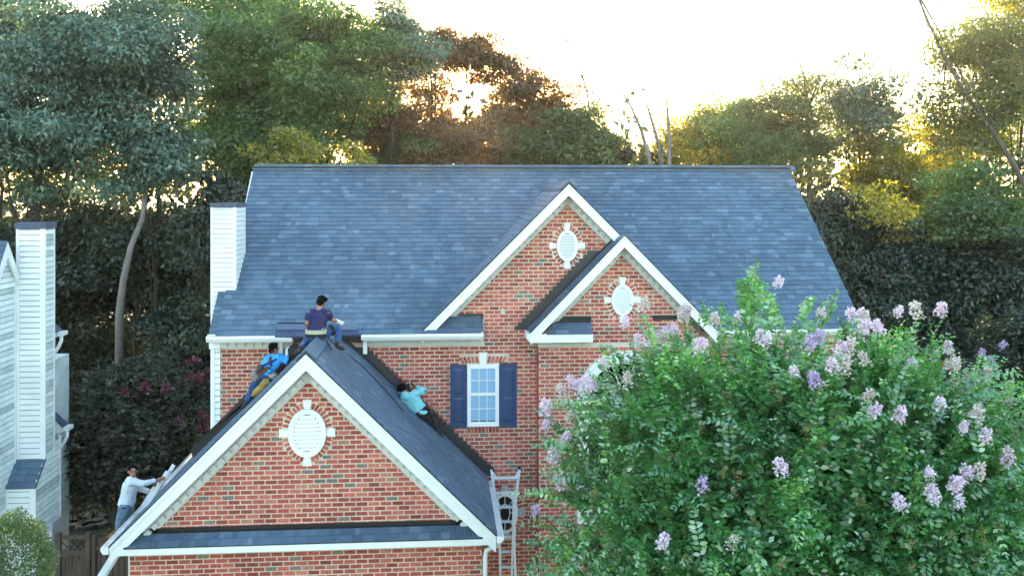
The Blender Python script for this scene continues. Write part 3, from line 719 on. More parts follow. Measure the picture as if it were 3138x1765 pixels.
# ---- siding helper: planks as real clapboards
def clap(root, x0, x1, y0, y1, z0, z1, face, ex=.11, mat='vinyl', nm='siding_plank', top=None):
    """face 'f' = front (plane y0), 'r' = right side (plane x1)"""
    z = z0; i = 0
    while z < z1 - .01:
        zz = min(z + ex, z1); hi = zz - (.013 if ex < .11 else .018)
        if face == 'f':
            a, b = x0, x1
            if top: a, b = top(z, a, b)
            if b - a > .02: MB().hexa([(a, y0 - .020, z), (b, y0 - .020, z), (b, y0, z), (a, y0, z), (a, y0 - .013, hi), (b, y0 - .013, hi), (b, y0, hi), (a, y0, hi)]).build(nm, M[mat], root)
        else:
            a, b = y0, y1
            if top: a, b = top(z, a, b)
            if b - a > .02: MB().hexa([(x1, a, z), (x1 + .020, a, z), (x1 + .020, b, z), (x1, b, z), (x1, a, hi), (x1 + .013, a, hi), (x1 + .013, b, hi), (x1, b, hi)]).build(nm, M[mat], root)
        z += ex
# siding strip + corner board at the left end of the main wall
MB().box((WL - .02, YM - .035, 0), (WL + .055, YM - .001, 5.6)).build('corner_board', M['white'], house)
sw = MB().box((WL + .056, YM - .006, 2.9), (-4.39, YM - .002, 5.6)).build('front_siding', M['gap_shade'], house)
clap(sw, WL + .057, -4.392, YM - .007, 0, 2.9, 5.47, 'f', .125)
MB().box((-4.60, YM - .07, 5.47), (-4.385, YM - .002, 5.62)).build('corner_cornice', M['white'], house)
# chimney of the brick house
cX0, cX1, cY0, cY1, cT = -4.72, -4.22, 19.5, 20.35, 8.29
ch = MB().box((cX0, cY0, 0), (cX1, cY1, cT)).build('chimney', M['gap_shade'], house)
MB().box((cX0 - .006, cY0 - .024, 0), (cX0 + .045, cY0 - .001, cT)).box((cX1 - .05, cY0 - .024, 4), (cX1 + .006, cY0 - .001, cT)).box((cX1, cY1 - .05, 4), (cX1 + .024, cY1 + .006, cT)).build('corner_board', M['white'], ch)
clap(ch, cX0 + .046, cX1 - .052, cY0, 0, 5.75, cT, 'f', .10)
clap(ch, 0, cX1, cY0, cY1 - .052, 6.6, cT, 'r', .10)
MB().box((cX0 - .02, cY0 - .035, cT + .001), (cX1 + .03, cY1 + .03, cT + .085)).build('chimney_cap', M['bluemetal'], ch)
# ================================================================= NEIGHBOUR HOUSE
nb = empty('neighbour_house', (-9.5, 21, 0), 'pale weathered siding house at the left edge with a tall chimney chase', 'house')
NXR, NXL = -8.13, -8.70
onx = lambda u, v, X: onplane(u, v, Vector((X, 0, 0)), Vector((1, 0, 0)))
zTop = at(90, 702, 19.7).z; zHi = at(90, 1408, 19.7).z; zLo = at(60, 1490, 19.25).z
st = MB().prism([(NXL + .03, 19.70, zHi), (NXL + .03, 20.14, zHi), (NXL + .03, 20.14, zTop), (NXL + .03, 19.70, zTop)], (NXR - NXL - .03, 0, 0)).build('chimney', M['gap_shade'], nb)
MB().box((NXL - .01, 19.66, zTop + .001), (NXR + .05, 20.18, zTop + .13)).build('chimney_cap', M['bluemetal'], st)
MB().box((NXL + .01, 19.675, zHi), (NXL + .075, 19.698, zTop)).build('corner_board', M['vinyl'], st)
MB().box((NXR - .085, 19.675, zHi), (NXR + .022, 19.698, zTop)).box((NXR + .001, 19.70, zHi), (NXR + .022, 19.72, zTop)).build('corner_board', M['vinyl'], st)
MB().box((NXR + .001, 20.11, zHi), (NXR + .03, 20.15, zTop)).build('corner_board', M['vinyl'], st)
clap(st, NXL + .078, NXR - .088, 19.70, 0, zHi + .02, zTop, 'f', .1125, 'vinyl')
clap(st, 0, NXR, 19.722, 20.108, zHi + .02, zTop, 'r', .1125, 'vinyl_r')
bs = MB().prism([(NXL - .02, 19.25, 0), (NXL - .02, 20.45, 0), (NXL - .02, 20.45, zHi + .3), (NXL - .02, 20.15, zHi), (NXL - .02, 19.70, zHi - .003), (NXL - .02, 19.25, zLo)], (NXR - NXL + .02, 0, 0)).build('chimney_base', M['gap_shade'], nb)
clap(bs, NXL + .04, NXR - .10, 19.25, 0, 0, zLo - .03, 'f', .1125, 'vinyl')
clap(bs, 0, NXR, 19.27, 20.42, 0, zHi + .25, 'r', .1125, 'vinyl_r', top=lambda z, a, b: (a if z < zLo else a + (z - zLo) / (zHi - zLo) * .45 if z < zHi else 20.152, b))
MB().box((NXL - .025, 19.23, 0), (NXL + .038, 19.248, zLo)).build('corner_board', M['vinyl'], bs)
MB().box((NXR - .098, 19.23, 0), (NXR + .02, 19.248, zLo - .02)).build('corner_board', M['vinyl'], bs)
MB().box((NXR - .02, 20.425, 0), (NXR + .028, 20.46, zHi + .3)).build('corner_board', M['vinyl'], bs)
shingle_plane([(NXL - .03, 19.20, zLo - .02), (NXR + .03, 19.20, zLo - .02), (NXR + .03, 19.695, zHi + .03), (NXL - .03, 19.695, zHi + .03)], (0, .495, zHi - zLo + .05), ex=.15, seed=21).build('chimney_shoulder_roof', M['deck'], bs)
# gabled wall left of the chimney
pk = onx(17, 742, NXL + .03); ev = onx(50, 838, NXL + .03)
Yp, Zp, Ye, Ze = pk.y, pk.z, ev.y, ev.z; mN = (Zp - Ze) / (Ye - Yp)
nw = MB().prism([(NXL, 17.6, 0), (NXL, Ye, 0), (NXL, Ye, Ze - .1), (NXL, Yp, Zp - .15), (NXL, 17.6, Zp - .15 - mN * (Yp - 17.6))], (-.2, 0, 0)).build('side_wall', M['gap_shade'], nb)
def gtop(z, a, b):
    if z > Ze - .15:
        h = max(0, (Zp - .22 - z) / mN); return (max(a, Yp - h), min(b, Yp + h))
    return (a, b)
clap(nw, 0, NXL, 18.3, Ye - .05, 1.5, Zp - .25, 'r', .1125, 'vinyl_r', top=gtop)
MB().box((NXL + .001, Ye - .05, 0), (NXL + .03, Ye, Ze - .1)).build('corner_board', M['vinyl'], nw)
for s, yy in ((1, Ye), (-1, Yp - .9)):
    dz = abs(yy - Yp) * mN
    MB().prism([(NXL + .03, Yp, Zp), (NXL + .03, yy, Zp - dz), (NXL + .03, yy, Zp - dz - .24), (NXL + .03, Yp, Zp - .30)], (.05, 0, 0)).build('rake_board', M['vinyl'], nb)
shingle_plane([(-12, Yp - 1.0, Zp + .02 - 1.0 * mN), (NXL + .07, Yp - 1.0, Zp + .02 - 1.0 * mN), (NXL + .07, Yp, Zp + .02), (-12, Yp, Zp + .02)], (0, 1, mN), ex=.15, seed=22).build('roof', M['deck'], nb)
MB().prism([(-12, Yp, Zp + .02), (NXL + .07, Yp, Zp + .02), (NXL + .07, Ye + .02, Ze + .02), (-12, Ye + .02, Ze + .02)], (0, 0, -.03)).build('roof', M['deck'], nb)
MB().prism([(NXL - .22, 18.1, 0), (NXL - .22, Ye, 0), (NXL - .22, Ye, Ze - .1), (NXL - .22, Yp, Zp - .12), (NXL - .22, Yp - .95, Zp - .12 - .95 * mN), (NXL - .22, 18.1, Zp - .12 - .95 * mN)], (-3.2, 0, 0)).build('wing_body', M['vinyl_old'], nb)
MB().box((-14, 20.2, 0), (NXL - .03, 22.5, 4.8)).build('house_body', M['vinyl_old'], nb)
# rear eaves with gutters and downspouts
for (ue, ve, w) in ((196, 1312, 1), (178, 1022, 0)):
    p = at(ue, ve, 20.9 if w else 20.6); yy = p.y
    sc = 1.0 if w else .8
    MB().xz([(p.x - .01, p.z + .02), (p.x - .33 * sc, p.z + .36 * sc), (p.x - .33 * sc, p.z + .22 * sc), (p.x - .14, p.z - .12), (p.x - .01, p.z - .07)], yy, yy + .22).build('eave', M['vinyl'], nb)
    MB().xz([(p.x, p.z + .03), (p.x - .35 * sc, p.z + .40 * sc), (p.x - .35 * sc, p.z + .37 * sc), (p.x, p.z)], yy - .03, yy + .25).build('eave_roof', M['bluemetal'], nb)
    MB().box((p.x, yy - .05, p.z - .05), (p.x + .11, yy + .25, p.z + .03)).build('gutter', M['white'], nb)
    x = p.x + .06
    MB().tube([(x, yy + .02, p.z - .05), (x, yy + .02, p.z - .16), (x - .06, yy + .02, p.z - .30), (x - .17, yy + .02, p.z - .46), (x - .20, yy + .02, p.z - .62)] + ([(x - .20, yy + .02, 0)] if w else [(x - .20, yy + .02, p.z - 1.5)]), .038, 8).build('downspout', M['white'], nb, smooth=True)
p = at(175, 1300, 20.9); MB().box((-9, 20.5, 0), (p.x - .02, 21.1, p.z)).build('rear_wing', M['vinyl_old'], nb)
# wall box
a = onx(136, 1604, NXR); b = onx(163, 1652, NXR)
ub = MB().box((NXR + .02, a.y, b.z + .02), (NXR + .16, b.y, a.z)).build('utility_box', simple('grey_box', (.36, .38, .42), .5, .1, 9), nb)
for k in range(2):
    zz = b.z + .06 + k * .15
    MB().box((NXR + .04, a.y - .008, zz), (NXR + .14, a.y - .001, zz + .10)).build('box_door', M['vinyl'], ub)

# ================================================================= FENCES, LAWN THINGS
def picket_fence(name, label, p0, p1, ztop, zbot, w=.13, cat='fence', mat='wood', lattice=False):
    p0, p1 = Vector(p0), Vector(p1); L = (p1 - p0).length; a = (p1 - p0).normalized(); nrm = Vector((a.y, -a.x, 0))
    root = empty(name, (p0.x, p0.y, zbot), label, cat); n = int(L / w)
    Mx = Matrix(((a.x, nrm.x, 0, 0), (a.y, nrm.y, 0, 0), (0, 0, 1, 0), (0, 0, 0, 1)))
    for i in range(n):
        if not lattice: h = ztop - random.uniform(0, .02)
        else: h = ztop - .38
        q = p0 + a * (i * w)
        me = MB().mbox(Mx, (.005, 0, 0), (w - .012, .02, h - zbot - .04)).mesh('plank', M[mat])
        link('plank', me, root, Matrix.Translation((q.x, q.y, zbot + .04)))
    hi = ztop - (.38 if lattice else .25)
    for z in (zbot + .3, hi):
        link('rail', MB().mbox(Mx, (0, .022, 0), (L, .07, .09)).mesh('rail', M[mat]), root, Matrix.Translation((p0.x, p0.y, z)))
    for q in (p0, p1):
        link('post', MB().mbox(Mx, (-.05, -.02, 0), (.05, .09, ztop - zbot + .06)).mesh('post', M[mat]), root, Matrix.Translation((q.x, q.y, zbot)))
    if lattice:
        link('rail', MB().mbox(Mx, (0, -.01, 0), (L, .05, .07)).mesh('rail', M[mat]), root, Matrix.Translation((p0.x, p0.y, ztop - .07)))
        k = 0; x = 0
        while x < L - .25:
            for s in (0, 1):
                A = Vector((x + (.28 if s else 0), .0 + .012 * s, 0)); B = Vector((x + (0 if s else .28), .012 * s, .28))
                pts = [A, B, B + Vector((.03, 0, 0)), A + Vector((.03, 0, 0))]
                link('lattice_strip', MB().prism([Mx @ p for p in pts], nrm * .01).mesh('lattice_strip', M[mat]), root, Matrix.Translation((p0.x, p0.y, ztop - .37)))
            x += .14
    return root
q0, q1, q2 = at(182, 1640, 19.2), at(280, 1640, 19.2), at(402, 1640, 19.2)
picket_fence('wooden_gate', 'dark brown wooden garden gate with a lattice top beside the siding house', (q0.x, 19.2, 0), (q1.x - .05, 19.2, 0), q0.z, 0, cat='gate', lattice=True)
picket_fence('wooden_fence', 'dark wooden plank fence panel closing the gap beside the garage', (q1.x + .06, 19.25, 0), (q2.x, 19.1, 0), q1.z - .05, 0)
b0, b1 = at(150, 1258, 31), at(420, 1262, 31)
picket_fence('back_fence', 'low dark fence far behind the magenta crape myrtle', (b0.x, 31, -.1), (b1.x, 31.2, -.1), b0.z, -.1, .16)
for k, (u, v, s) in enumerate(((238, 1598, .22), (262, 1588, .30), (290, 1600, .24), (275, 1612, .18), (300, 1586, .2), (250, 1615, .16), (222, 1610, .2), (312, 1607, .15))):
    p = onplane(u, v, Vector((0, 0, 0)), Vector((0, 0, 1)))
    rk = MB(); pts = []
    for j in range(7):
        w = 2 * math.pi * j / 7; r = s * (.8 + .4 * random.random()); pts.append((p.x + r * math.cos(w), p.y + r * math.sin(w) * 1.2, .0))
    rk.prism(pts, (0, 0, .07)).build('garden_stone', M['pathstone'], None)
stones = [o for o in bpy.data.objects if o.name.startswith('garden_stone')]
stones.sort(key=lambda o: o.data.vertices[0].co.x)
for o, w_ in zip(stones, ('first', 'second', 'third', 'fourth', 'fifth', 'sixth', 'seventh', 'eighth')): tag(o, w_ + ' flat grey stone counted from the neighbour house in the shaded lawn', 'stone', 'flat stones in the lawn')
p = onplane(222, 1608, Vector((0, 0, 0)), Vector((0, 0, 1)))
lamp = empty('garden_lamp', p, 'small dark garden lamp post beside the flat stones', 'lamp')
MB().tube([p, p + Vector((0, 0, .36))], .015, 6).build('pole', M['black'], lamp)
MB().box(p + Vector((-.05, -.05, .36)), p + Vector((.05, .05, .44))).prism([p + Vector((-.09, -.09, .44)), p + Vector((.09, -.09, .44)), p + Vector((.09, .09, .44)), p + Vector((-.09, .09, .44))], (0, 0, .03)).build('lamp_head', M['deck'], lamp)

# ================================================================= LADDERS AND ROOF ITEMS
def rail(mb, p0, p1, w=.028, d=.07):
    p0, p1 = Vector(p0), Vector(p1); t = (p1 - p0).normalized(); s = Vector((0, 1, 0)); c = t.cross(s).normalized()
    q = [p0 + s * w / 2 + c * d / 2, p0 - s * w / 2 + c * d / 2, p0 - s * w / 2 - c * d / 2, p0 + s * w / 2 - c * d / 2]
    return mb.prism(q, p1 - p0)
t0, t1 = at(514, 1443, 17.15), at(349, 1709, 17.15)
dr = (t1 - t0); low = t0 + dr * (t0.z / (t0.z - t1.z))
lad = empty('extension_ladder', low, 'aluminium extension ladder leaning on the left garage gutter under the man in grey', 'ladder')
for yy in (-.02, .38): rail(MB(), t0 + Vector((0, yy, 0)), low + Vector((0, yy, 0))).build('rail', M['alu'], lad)
mid = t0 + dr * .18
up_off = Vector((-.05, 0, .03))
for yy in (.03, .33): rail(MB(), mid + up_off + Vector((0, yy, 0)), t0 + dr * 2.0 + up_off + Vector((0, yy, 0)), .025, .06).build('fly_rail', M['alu'], lad)
L = (low - t0).length; tn = (low - t0).normalized()
rm = MB().tube([(0, 0, 0), (0, .40, 0)], .018, 8).mesh('rung', M['alu'])
k = .12
while k < L - .1:
    link('rung', rm, lad, Matrix.Translation(t0 + tn * k + Vector((0, -.02, 0)))); k += .30
MB().ell(mid + up_off + Vector((0, .0, 0)), [Vector((.05, 0, 0)), Vector((0, .03, 0)), Vector((0, 0, .03))], 8).build('end_cap', M['red'], lad)
YL = 18.45
l2 = empty('folding_ladder', (at(1555, 1765, YL).x, YL, 0), 'silver folding ladder with flared legs upright before the oval window', 'ladder')
P = lambda u, v, y=YL: at(u, v, y)
zb = Vector((0, -.9, 0))
for pts in (((1505, 1436), (1517, 1512), (1527, 1594), (1532, 1680), (1533, 1765)), ((1592, 1436), (1582, 1512), (1577, 1594), (1576, 1680), (1580, 1765))):
    pp_ = [P(*q) for q in pts]; last = pp_[-1]; pp_.append(Vector((last.x, last.y - .1, 0)))
    m = MB()
    for i in range(len(pp_) - 1):
        q = pp_[i], pp_[i + 1]; t = (q[1] - q[0]); ax = Vector((.024, 0, 0)); ay = Vector((0, .03, 0))
        m.prism([q[0] - ax - ay, q[0] + ax - ay, q[0] + ax + ay, q[0] - ax + ay], t)
    m.build('outer_rail', M['alu'], l2)
    s = 1 if pts[0][0] > 1550 else -1
    MB().tube([P(pts[0][0] - s * 1, 1442), P(pts[0][0] - s * 14, 1460)], .016, 6).build('brace', M['alu'], l2)
    MB().box(pp_[0] + Vector((-.03, -.03, -.005)), pp_[0] + Vector((.03, .05, .045))).build('rubber_foot', M['black'], l2)
for u0, u1 in ((1525, 1533), (1574, 1568)):
    a, b = P(u0, 1512, YL - .05), P(u1, 1765, YL - .05); t = b - a; ax = Vector((.019, 0, 0)); ay = Vector((0, .02, 0))
    MB().prism([a - ax - ay, a + ax - ay, a + ax + ay, a - ax + ay], t).build('inner_rail', M['alu'], l2)
for v, ua, ub_ in ((1461, 1512, 1589), (1506, 1518, 1584), (1550, 1524, 1580), (1594, 1528, 1577), (1640, 1531, 1577), (1686, 1533, 1578), (1733, 1534, 1579)):
    a, b = P(ua, v), P(ub_, v)
    MB().box((a.x, YL - .05, a.z - .035), (b.x, YL + .01, a.z + .002)).build('rung', M['alu'], l2)
# stacks of roofing on the eave
def on_main(u, v): return onplane(u, v, Vector((0, 18.52, 5.80)), pn)
def roofbox(u0, u1, v0, v1, t, mat, name, lift=.0):
    a, b, c, d = on_main(u0, v1), on_main(u1, v1), on_main(u1, v0), on_main(u0, v0)
    return MB().prism([a + pn * lift, b + pn * lift, c + pn * lift, d + pn * lift], pn * t), (a + b) / 2
m_, p_ = roofbox(843, 975, 1008, 1036, .05, 'bluemetal', 'x')
rb = empty('metal_drip_pan', p_, 'long dark blue metal trough lying on the eave left of the seated man', 'sheet metal')
m_.build('pan', M['bluemetal'], rb)
m2, _ = roofbox(852, 975, 997, 1000, .09, 'black', 'x'); m2.build('rear_lip', M['black'], rb)
m3, _ = roofbox(848, 975, 1001, 1019, .085, 'bluemetal', 'x'); m3.build('trough', simple('blue_shingle_pack', (.075, .105, .17), .7, .2, 18), rb)
m_, p_ = roofbox(1050, 1097, 1000, 1020, .10, 'x', 'x')
sb = empty('shingle_bundle', p_, 'short stack of dark shingles on the eave right of the seated man', 'shingles')
m_.build('top_shingle', simple('blue_shingle_top', (.10, .14, .20), .85, .2, 18), sb)
m_, _ = roofbox(1047, 1099, 1019, 1034, .07, 'x', 'x'); m_.build('lower_shingle', simple('blue_shingle_low', (.04, .06, .12), .85, .2, 18), sb)

# ================================================================= PEOPLE
dgf = bpy.context.evaluated_depsgraph_get
def remesh(mb, name, mat, parent, vox=.010, smooth=2, jitter=0, dec=.5):
    me = bpy.data.meshes.new(name); me.from_pydata(mb.v, [], mb.f)
    o = bpy.data.objects.new(name + '_tmp', me); col.objects.link(o)
    bm = bmesh.new(); bm.from_mesh(me); bmesh.ops.recalc_face_normals(bm, faces=bm.faces); bm.to_mesh(me); bm.free()
    r = o.modifiers.new('r', 'REMESH'); r.mode = 'VOXEL'; r.voxel_size = vox
    s = o.modifiers.new('s', 'SMOOTH'); s.iterations = smooth; s.factor = .5
    if dec < 1: dd = o.modifiers.new('d', 'DECIMATE'); dd.ratio = dec
    bpy.context.view_layer.update()
    out = bpy.data.meshes.new_from_object(o.evaluated_get(dgf())); out.name = name
    bpy.data.objects.remove(o); bpy.data.meshes.remove(me)
    if jitter:
        n = len(out.vertices); co = np.empty(n * 3, np.float32); out.vertices.foreach_get('co', co); co = co.reshape(-1, 3)
        for i in range(n):
            p = Vector(co[i]); d = noise.noise_vector(p * 16) * jitter + noise.noise_vector(p * 40) * jitter * .4
            co[i] += d
        out.vertices.foreach_set('co', co.ravel())
    out.materials.clear(); out.materials.append(mat)
    out.polygons.foreach_set('use_smooth', [True] * len(out.polygons))
    return link(name, out, parent)
def person(name_label, J, face, side, sleeves='long', shirt='tee', pants='jeans', loc=None, hands=('skin', 'skin'), hat=None, eyes=False):
    V = {k: Vector(p) for k, p in J.items()}; side = Vector(side).normalized(); face = Vector(face).normalized()
    root = empty('person', loc or V['pelvis'], name_label, 'person')
    b = MB()
    neck, ch, pe, hd = V['neck'], V['chest'], V['pelvis'], V['head']
    b.loft([pe - (ch - pe).normalized() * .06, pe, pe.lerp(ch, .4), pe.lerp(ch, .8), ch, ch.lerp(neck, .7)], [(.12, .09), (.155, .11), (.13, .10), (.155, .11), (.16, .105), (.08, .07)], side, 14)
    b.tube([ch.lerp(neck, .6), neck, neck.lerp(hd, .7)], [.06, .053, .05], 10)
    up = (hd - neck).normalized(); fs = (face - up * face.dot(up)).normalized(); hs = up.cross(fs)
    b.ell(hd + up * .02, [hs * .073, fs * .092, up * .100], 16); b.ell(hd - up * .055 + fs * .02, [hs * .055, fs * .068, up * .06], 14)
    b.ell(hd - up * .012 + fs * .095, [hs * .013, fs * .020, up * .024], 8)
    for s in (-1, 1): b.ell(hd + hs * s * .075 - fs * .005 - up * .01, [hs * .012, fs * .02, up * .032], 8)
    for L in 'LR':
        b.tube([V['sh' + L], V['sh' + L].lerp(V['el' + L], .35), V['el' + L], V['el' + L].lerp(V['wr' + L], .3), V['wr' + L]], [.052, .048, .038, .040, .026], 10)
        b.tube([ch.lerp(neck, .25), V['sh' + L]], [.06, .055], 10)
        b.tube([pe, V['hip' + L], V['hip' + L].lerp(V['kn' + L], .5), V['kn' + L], V['kn' + L].lerp(V['an' + L], .35), V['an' + L]], [.09, .088, .072, .055, .055, .036], 12)
        b.tube([V['an' + L], V['an' + L].lerp(V['toe' + L], .5), V['an' + L].lerp(V['toe' + L], .85)], [.036, .026, .018], 8)
        # hand
        w = V['wr' + L]; hdir = (V['ha' + L] - w).normalized(); hsd = hdir.cross(face).normalized() if abs(hdir.dot(face)) < .95 else side; hn = hsd.cross(hdir).normalized()
        pc = w + hdir * .05
        tgt = b
        tgt.ell(pc, [hsd * .040, hn * .017, hdir * .052], 10)
        for q, (o, ln) in enumerate(((-.030, .062), (-.011, .074), (.010, .070), (.029, .055))):
            r0 = w + hdir * .085 + hsd * o; r1 = r0 + hdir * ln * .5 + hn * .008; r2 = r1 + hdir * ln * .28 + hn * .028; r3 = r2 + hn * .022 - hdir * .004
            tgt.tube([r0, r1, r2, r3], [.0095, .0088, .008, .007], 6)
        r0 = w + hdir * .03 + hsd * .03; tgt.tube([r0, r0 + hsd * .03 + hdir * .02 + hn * .008, r0 + hsd * .04 + hdir * .05 + hn * .02], [.011, .010, .008], 6)
    remesh(b, 'body', M['skin'], root, .0075, 1, 0, .3)
    # gloves
    for L, hm in zip('LR', hands):
        if hm == 'skin': continue
        w = V['wr' + L]; hdir = (V['ha' + L] - w).normalized(); hsd = hdir.cross(face).normalized(); hn = hsd.cross(hdir).normalized(); tg = MB()
        tg.tube([w - hdir * .03, w + hdir * .01], [.034, .034], 8).ell(w + hdir * .05, [hsd * .046, hn * .024, hdir * .058], 10)
        for q, (o, ln) in enumerate(((-.030, .062), (-.011, .074), (.010, .070), (.029, .055))):
            r0 = w + hdir * .085 + hsd * o; r1 = r0 + hdir * ln * .5 + hn * .008; r2 = r1 + hdir * ln * .3 + hn * .028
            tg.tube([r0, r1, r2, r2 + hn * .022], [.0135, .013, .012, .011], 6)
        remesh(tg, 'glove', M[hm], root, .006, 1)
    # shirt
    s_ = MB(); dn = (pe - ch).normalized()
    s_.loft([pe + dn * .03, pe - dn * .03, pe.lerp(ch, .4), pe.lerp(ch, .8), ch, ch.lerp(neck, .55), ch.lerp(neck, .85)], [(.185, .135), (.182, .135), (.165, .125), (.182, .132), (.182, .128), (.12, .09), (.072, .066)], side, 16)
    for L in 'LR':
        a, e, w = V['sh' + L], V['el' + L], V['wr' + L]
        s_.tube([ch.lerp(neck, .3), a], [.085, .082], 10)
        if sleeves == 'long': s_.tube([a, a.lerp(e, .5), e, e.lerp(w, .4), e.lerp(w, .93)], [.074, .064, .055, .050, .040], 12)
        else: s_.tube([a, a.lerp(e, .4), a.lerp(e, .72)], [.082, .076, .070], 12)
    remesh(s_, 'shirt', M[shirt], root, .011, 2, .010)
    t_ = MB(); t_.loft([pe - dn * .03, pe + dn * .06, pe + dn * .13], [(.165, .12), (.17, .125), (.13, .10)], side, 14)
    for L in 'LR':
        h, k, a = V['hip' + L], V['kn' + L], V['an' + L]
        t_.tube([pe.lerp(h, .3), h, h.lerp(k, .5), k, k.lerp(a, .4), a.lerp(k, .04)], [.10, .105, .088, .072, .066, .056], 12)
    remesh(t_, 'trousers', M[pants], root, .011, 2, .012)
    for L in 'LR':
        a, t = V['an' + L], V['toe' + L]; d = (t - a).normalized(); sh = MB()
        sh.tube([a - Vector((0, 0, -.02)) - d * .02, a + d * .02], [.055, .055], 10).loft([a - d * .07 - Vector((0, 0, .03)), a - Vector((0, 0, .035)), a.lerp(t, .6) - Vector((0, 0, .02)), t + d * .02], [(.046, .036), (.054, .052), (.056, .046), (.038, .030)], d.cross(Vector((0, 0, 1))), 12)
        remesh(sh, 'shoe', M['shoe'], root, .009, 1)
    hr = MB(); hr.ell(hd + up * .042 - fs * .018, [hs * .088, fs * .098, up * .088], 16); hr.ell(hd + up * .0 - fs * .045, [hs * .082, fs * .065, up * .085], 14)
    hr.ell(hd + up * .09 + fs * .03, [hs * .07, fs * .06, up * .035], 12)
    remesh(hr, 'hair', M['hair'], root, .008, 1, .012)
    if eyes:
        for s in (-1, 1):
            MB().ell(hd + hs * s * .030 + fs * .086 + up * .008, [hs * .014, fs * .008, up * .007], 8).build('eye', M['hair'], root, smooth=True)
            MB().ell(hd + hs * s * .030 + fs * .092 + up * .030, [hs * .020, fs * .006, up * .005], 8).build('eyebrow', M['hair'], root, smooth=True)
        MB().ell(hd + fs * .088 - up * .055, [hs * .022, fs * .006, up * .006], 8).build('mouth', simple('lips', (.25, .07, .06), .5), root, smooth=True)
    return root, V
nL = Vector((-gm, 0, 1)).normalized(); nR = Vector((gm, 0, 1)).normalized(); pR = Vector((gx, 0, gzp + .05))
onL = lambda u, v: onplane(u, v, pR, nL)
onR = lambda u, v: onplane(u, v, pR, nR)
def clampY(p, y0, y1): return p

# --- seated man on the ridge
Y = 17.05
J = dict(head=at(986, 926, Y + .05), neck=at(978, 947, Y), chest=at(975, 966, Y), pelvis=at(969, 1021, Y),
         shL=at(950, 961, Y - .02), elL=at(940, 991, Y - .06), wrL=at(947, 1010, Y + .12), haL=at(956, 1014, Y + .20),
         shR=at(1003, 958, Y), elR=at(1016, 981, Y + .12), wrR=at(1033, 983, Y + .22), haR=at(1043, 989, Y + .24),
         hipL=at(958, 1030, Y), knL=at(940, 1042, Y + .20), anL=at(922, 1069, Y - .10), toeL=at(905, 1081, Y - .16),
         hipR=at(982, 1027, Y), knR=at(1036, 1003, Y + .15), anR=at(1036, 1054, Y + .05), toeR=at(1052, 1068, Y - .02))
man1, V = person('seated roofer with black hair and navy t-shirt astride the garage ridge', J, (.45, .85, -.12), (1, -.1, 0), 'short', 'tee', 'jeans', hands=('skin', 'glove'))
bp_ = V['pelvis'] + Vector((0, 0, .035))
MB().loft([bp_ + Vector((0, 0, -.035)), bp_ + Vector((0, 0, .035))], [(.200, .150), (.200, .150)], (1, 0, 0), 18).build('tool_belt', M['belt'], man1)
MB().loft([bp_ + Vector((0, 0, -.10)), bp_ + Vector((0, 0, -.045))], [(.196, .148), (.204, .152)], (1, 0, 0), 18).build('seat_strap', M['blackcloth'], man1)
c = V['pelvis'] + Vector((.15, -.10, .05)); MB().tube([c + Vector((.04 * math.cos(t), 0, .055 * math.sin(t))) for t in [i * .52 for i in range(-2, 9)]], .008, 6).build('carabiner', M['steel'], man1)
k1 = V['knR'].lerp(V['hipR'], .35); kd = (V['knR'] - V['hipR']).normalized()
MB().tube([k1 - kd * .03, k1 + kd * .03], .10, 12).build('leg_strap', M['blackcloth'], man1)
rope = MB().tube([V['pelvis'] + Vector((.16, -.05, .0)), at(1003, 1048, Y - .05), at(1016, 1071, Y - .10)], .012, 6).build('safety_rope', M['rope'], None)
tag(rope, 'short black strap hanging from the seated roofer onto the garage roof', 'strap')
rope = MB().tube([V['pelvis'] + Vector((.17, .0, .0)), at(1010, 1040, Y + .1), at(1040, 1068, 17.9), onR(1100, 1118) + nR * .03, onR(1180, 1200) + nR * .03, onR(1232, 1262) + nR * .03], .010, 6).build('safety_line', M['rope'], None)
tag(rope, 'long black safety line running down the right garage slope', 'rope')

# --- man in blue on the left slope
Y = 18.42
J = dict(head=at(839, 1069, Y), neck=at(839, 1088, Y), chest=at(838, 1101, Y), pelvis=at(813, 1137, Y - .02),
         shL=at(818, 1097, Y - .02), elL=at(822, 1120, Y + .15), wrL=at(850, 1112, Y + .22), haL=at(862, 1106, Y + .22),
         shR=at(859, 1094, Y - .03), elR=at(877, 1110, Y - .04), wrR=at(879, 1086, Y + .02), haR=at(878, 1072, Y + .05),
         hipL=at(806, 1142, Y), knL=at(776, 1185, Y + .05), anL=at(755, 1232, Y), toeL=at(742, 1247, Y - .02),
         hipR=at(822, 1145, Y), knR=at(822, 1176, Y + .05), anR=at(790, 1206, Y + .1), toeR=at(778, 1216, Y + .1))
man2, V = person('crouching roofer in a bright blue shirt and harness on the left garage slope', J, (.85, .5, -.1), (.92, -.25, .25), 'long', 'blueshirt', 'jeans', hands=('skin', 'glove'))
F_ = Vector((0, -.135, 0))
for (a, b) in ((V['neck'] + Vector((-.05, -.06, -.02)), V['pelvis'] + Vector((.14, -.12, .12))), (V['neck'] + Vector((.10, -.06, -.05)), V['pelvis'] + Vector((-.12, -.12, .10)))):
    m = (a + b) / 2 + Vector((0, -.10, 0)); MB().tube([a, a.lerp(m, .6) + Vector((0, -.035, 0)), m, m.lerp(b, .6) + Vector((0, -.01, 0)), b], .020, 6).build('harness_strap', M['strap'], man2)
c = (V['neck'] + V['pelvis']) / 2 + Vector((.0, -.15, .06)); MB().ell(c, [Vector((.035, 0, 0)), Vector((0, .02, 0)), Vector((0, 0, .05))], 8).build('harness_ring', M['camo'], man2)
ax = Vector((.9, 0, .2)).normalized(); p0 = V['pelvis'] + Vector((0, 0, .04))
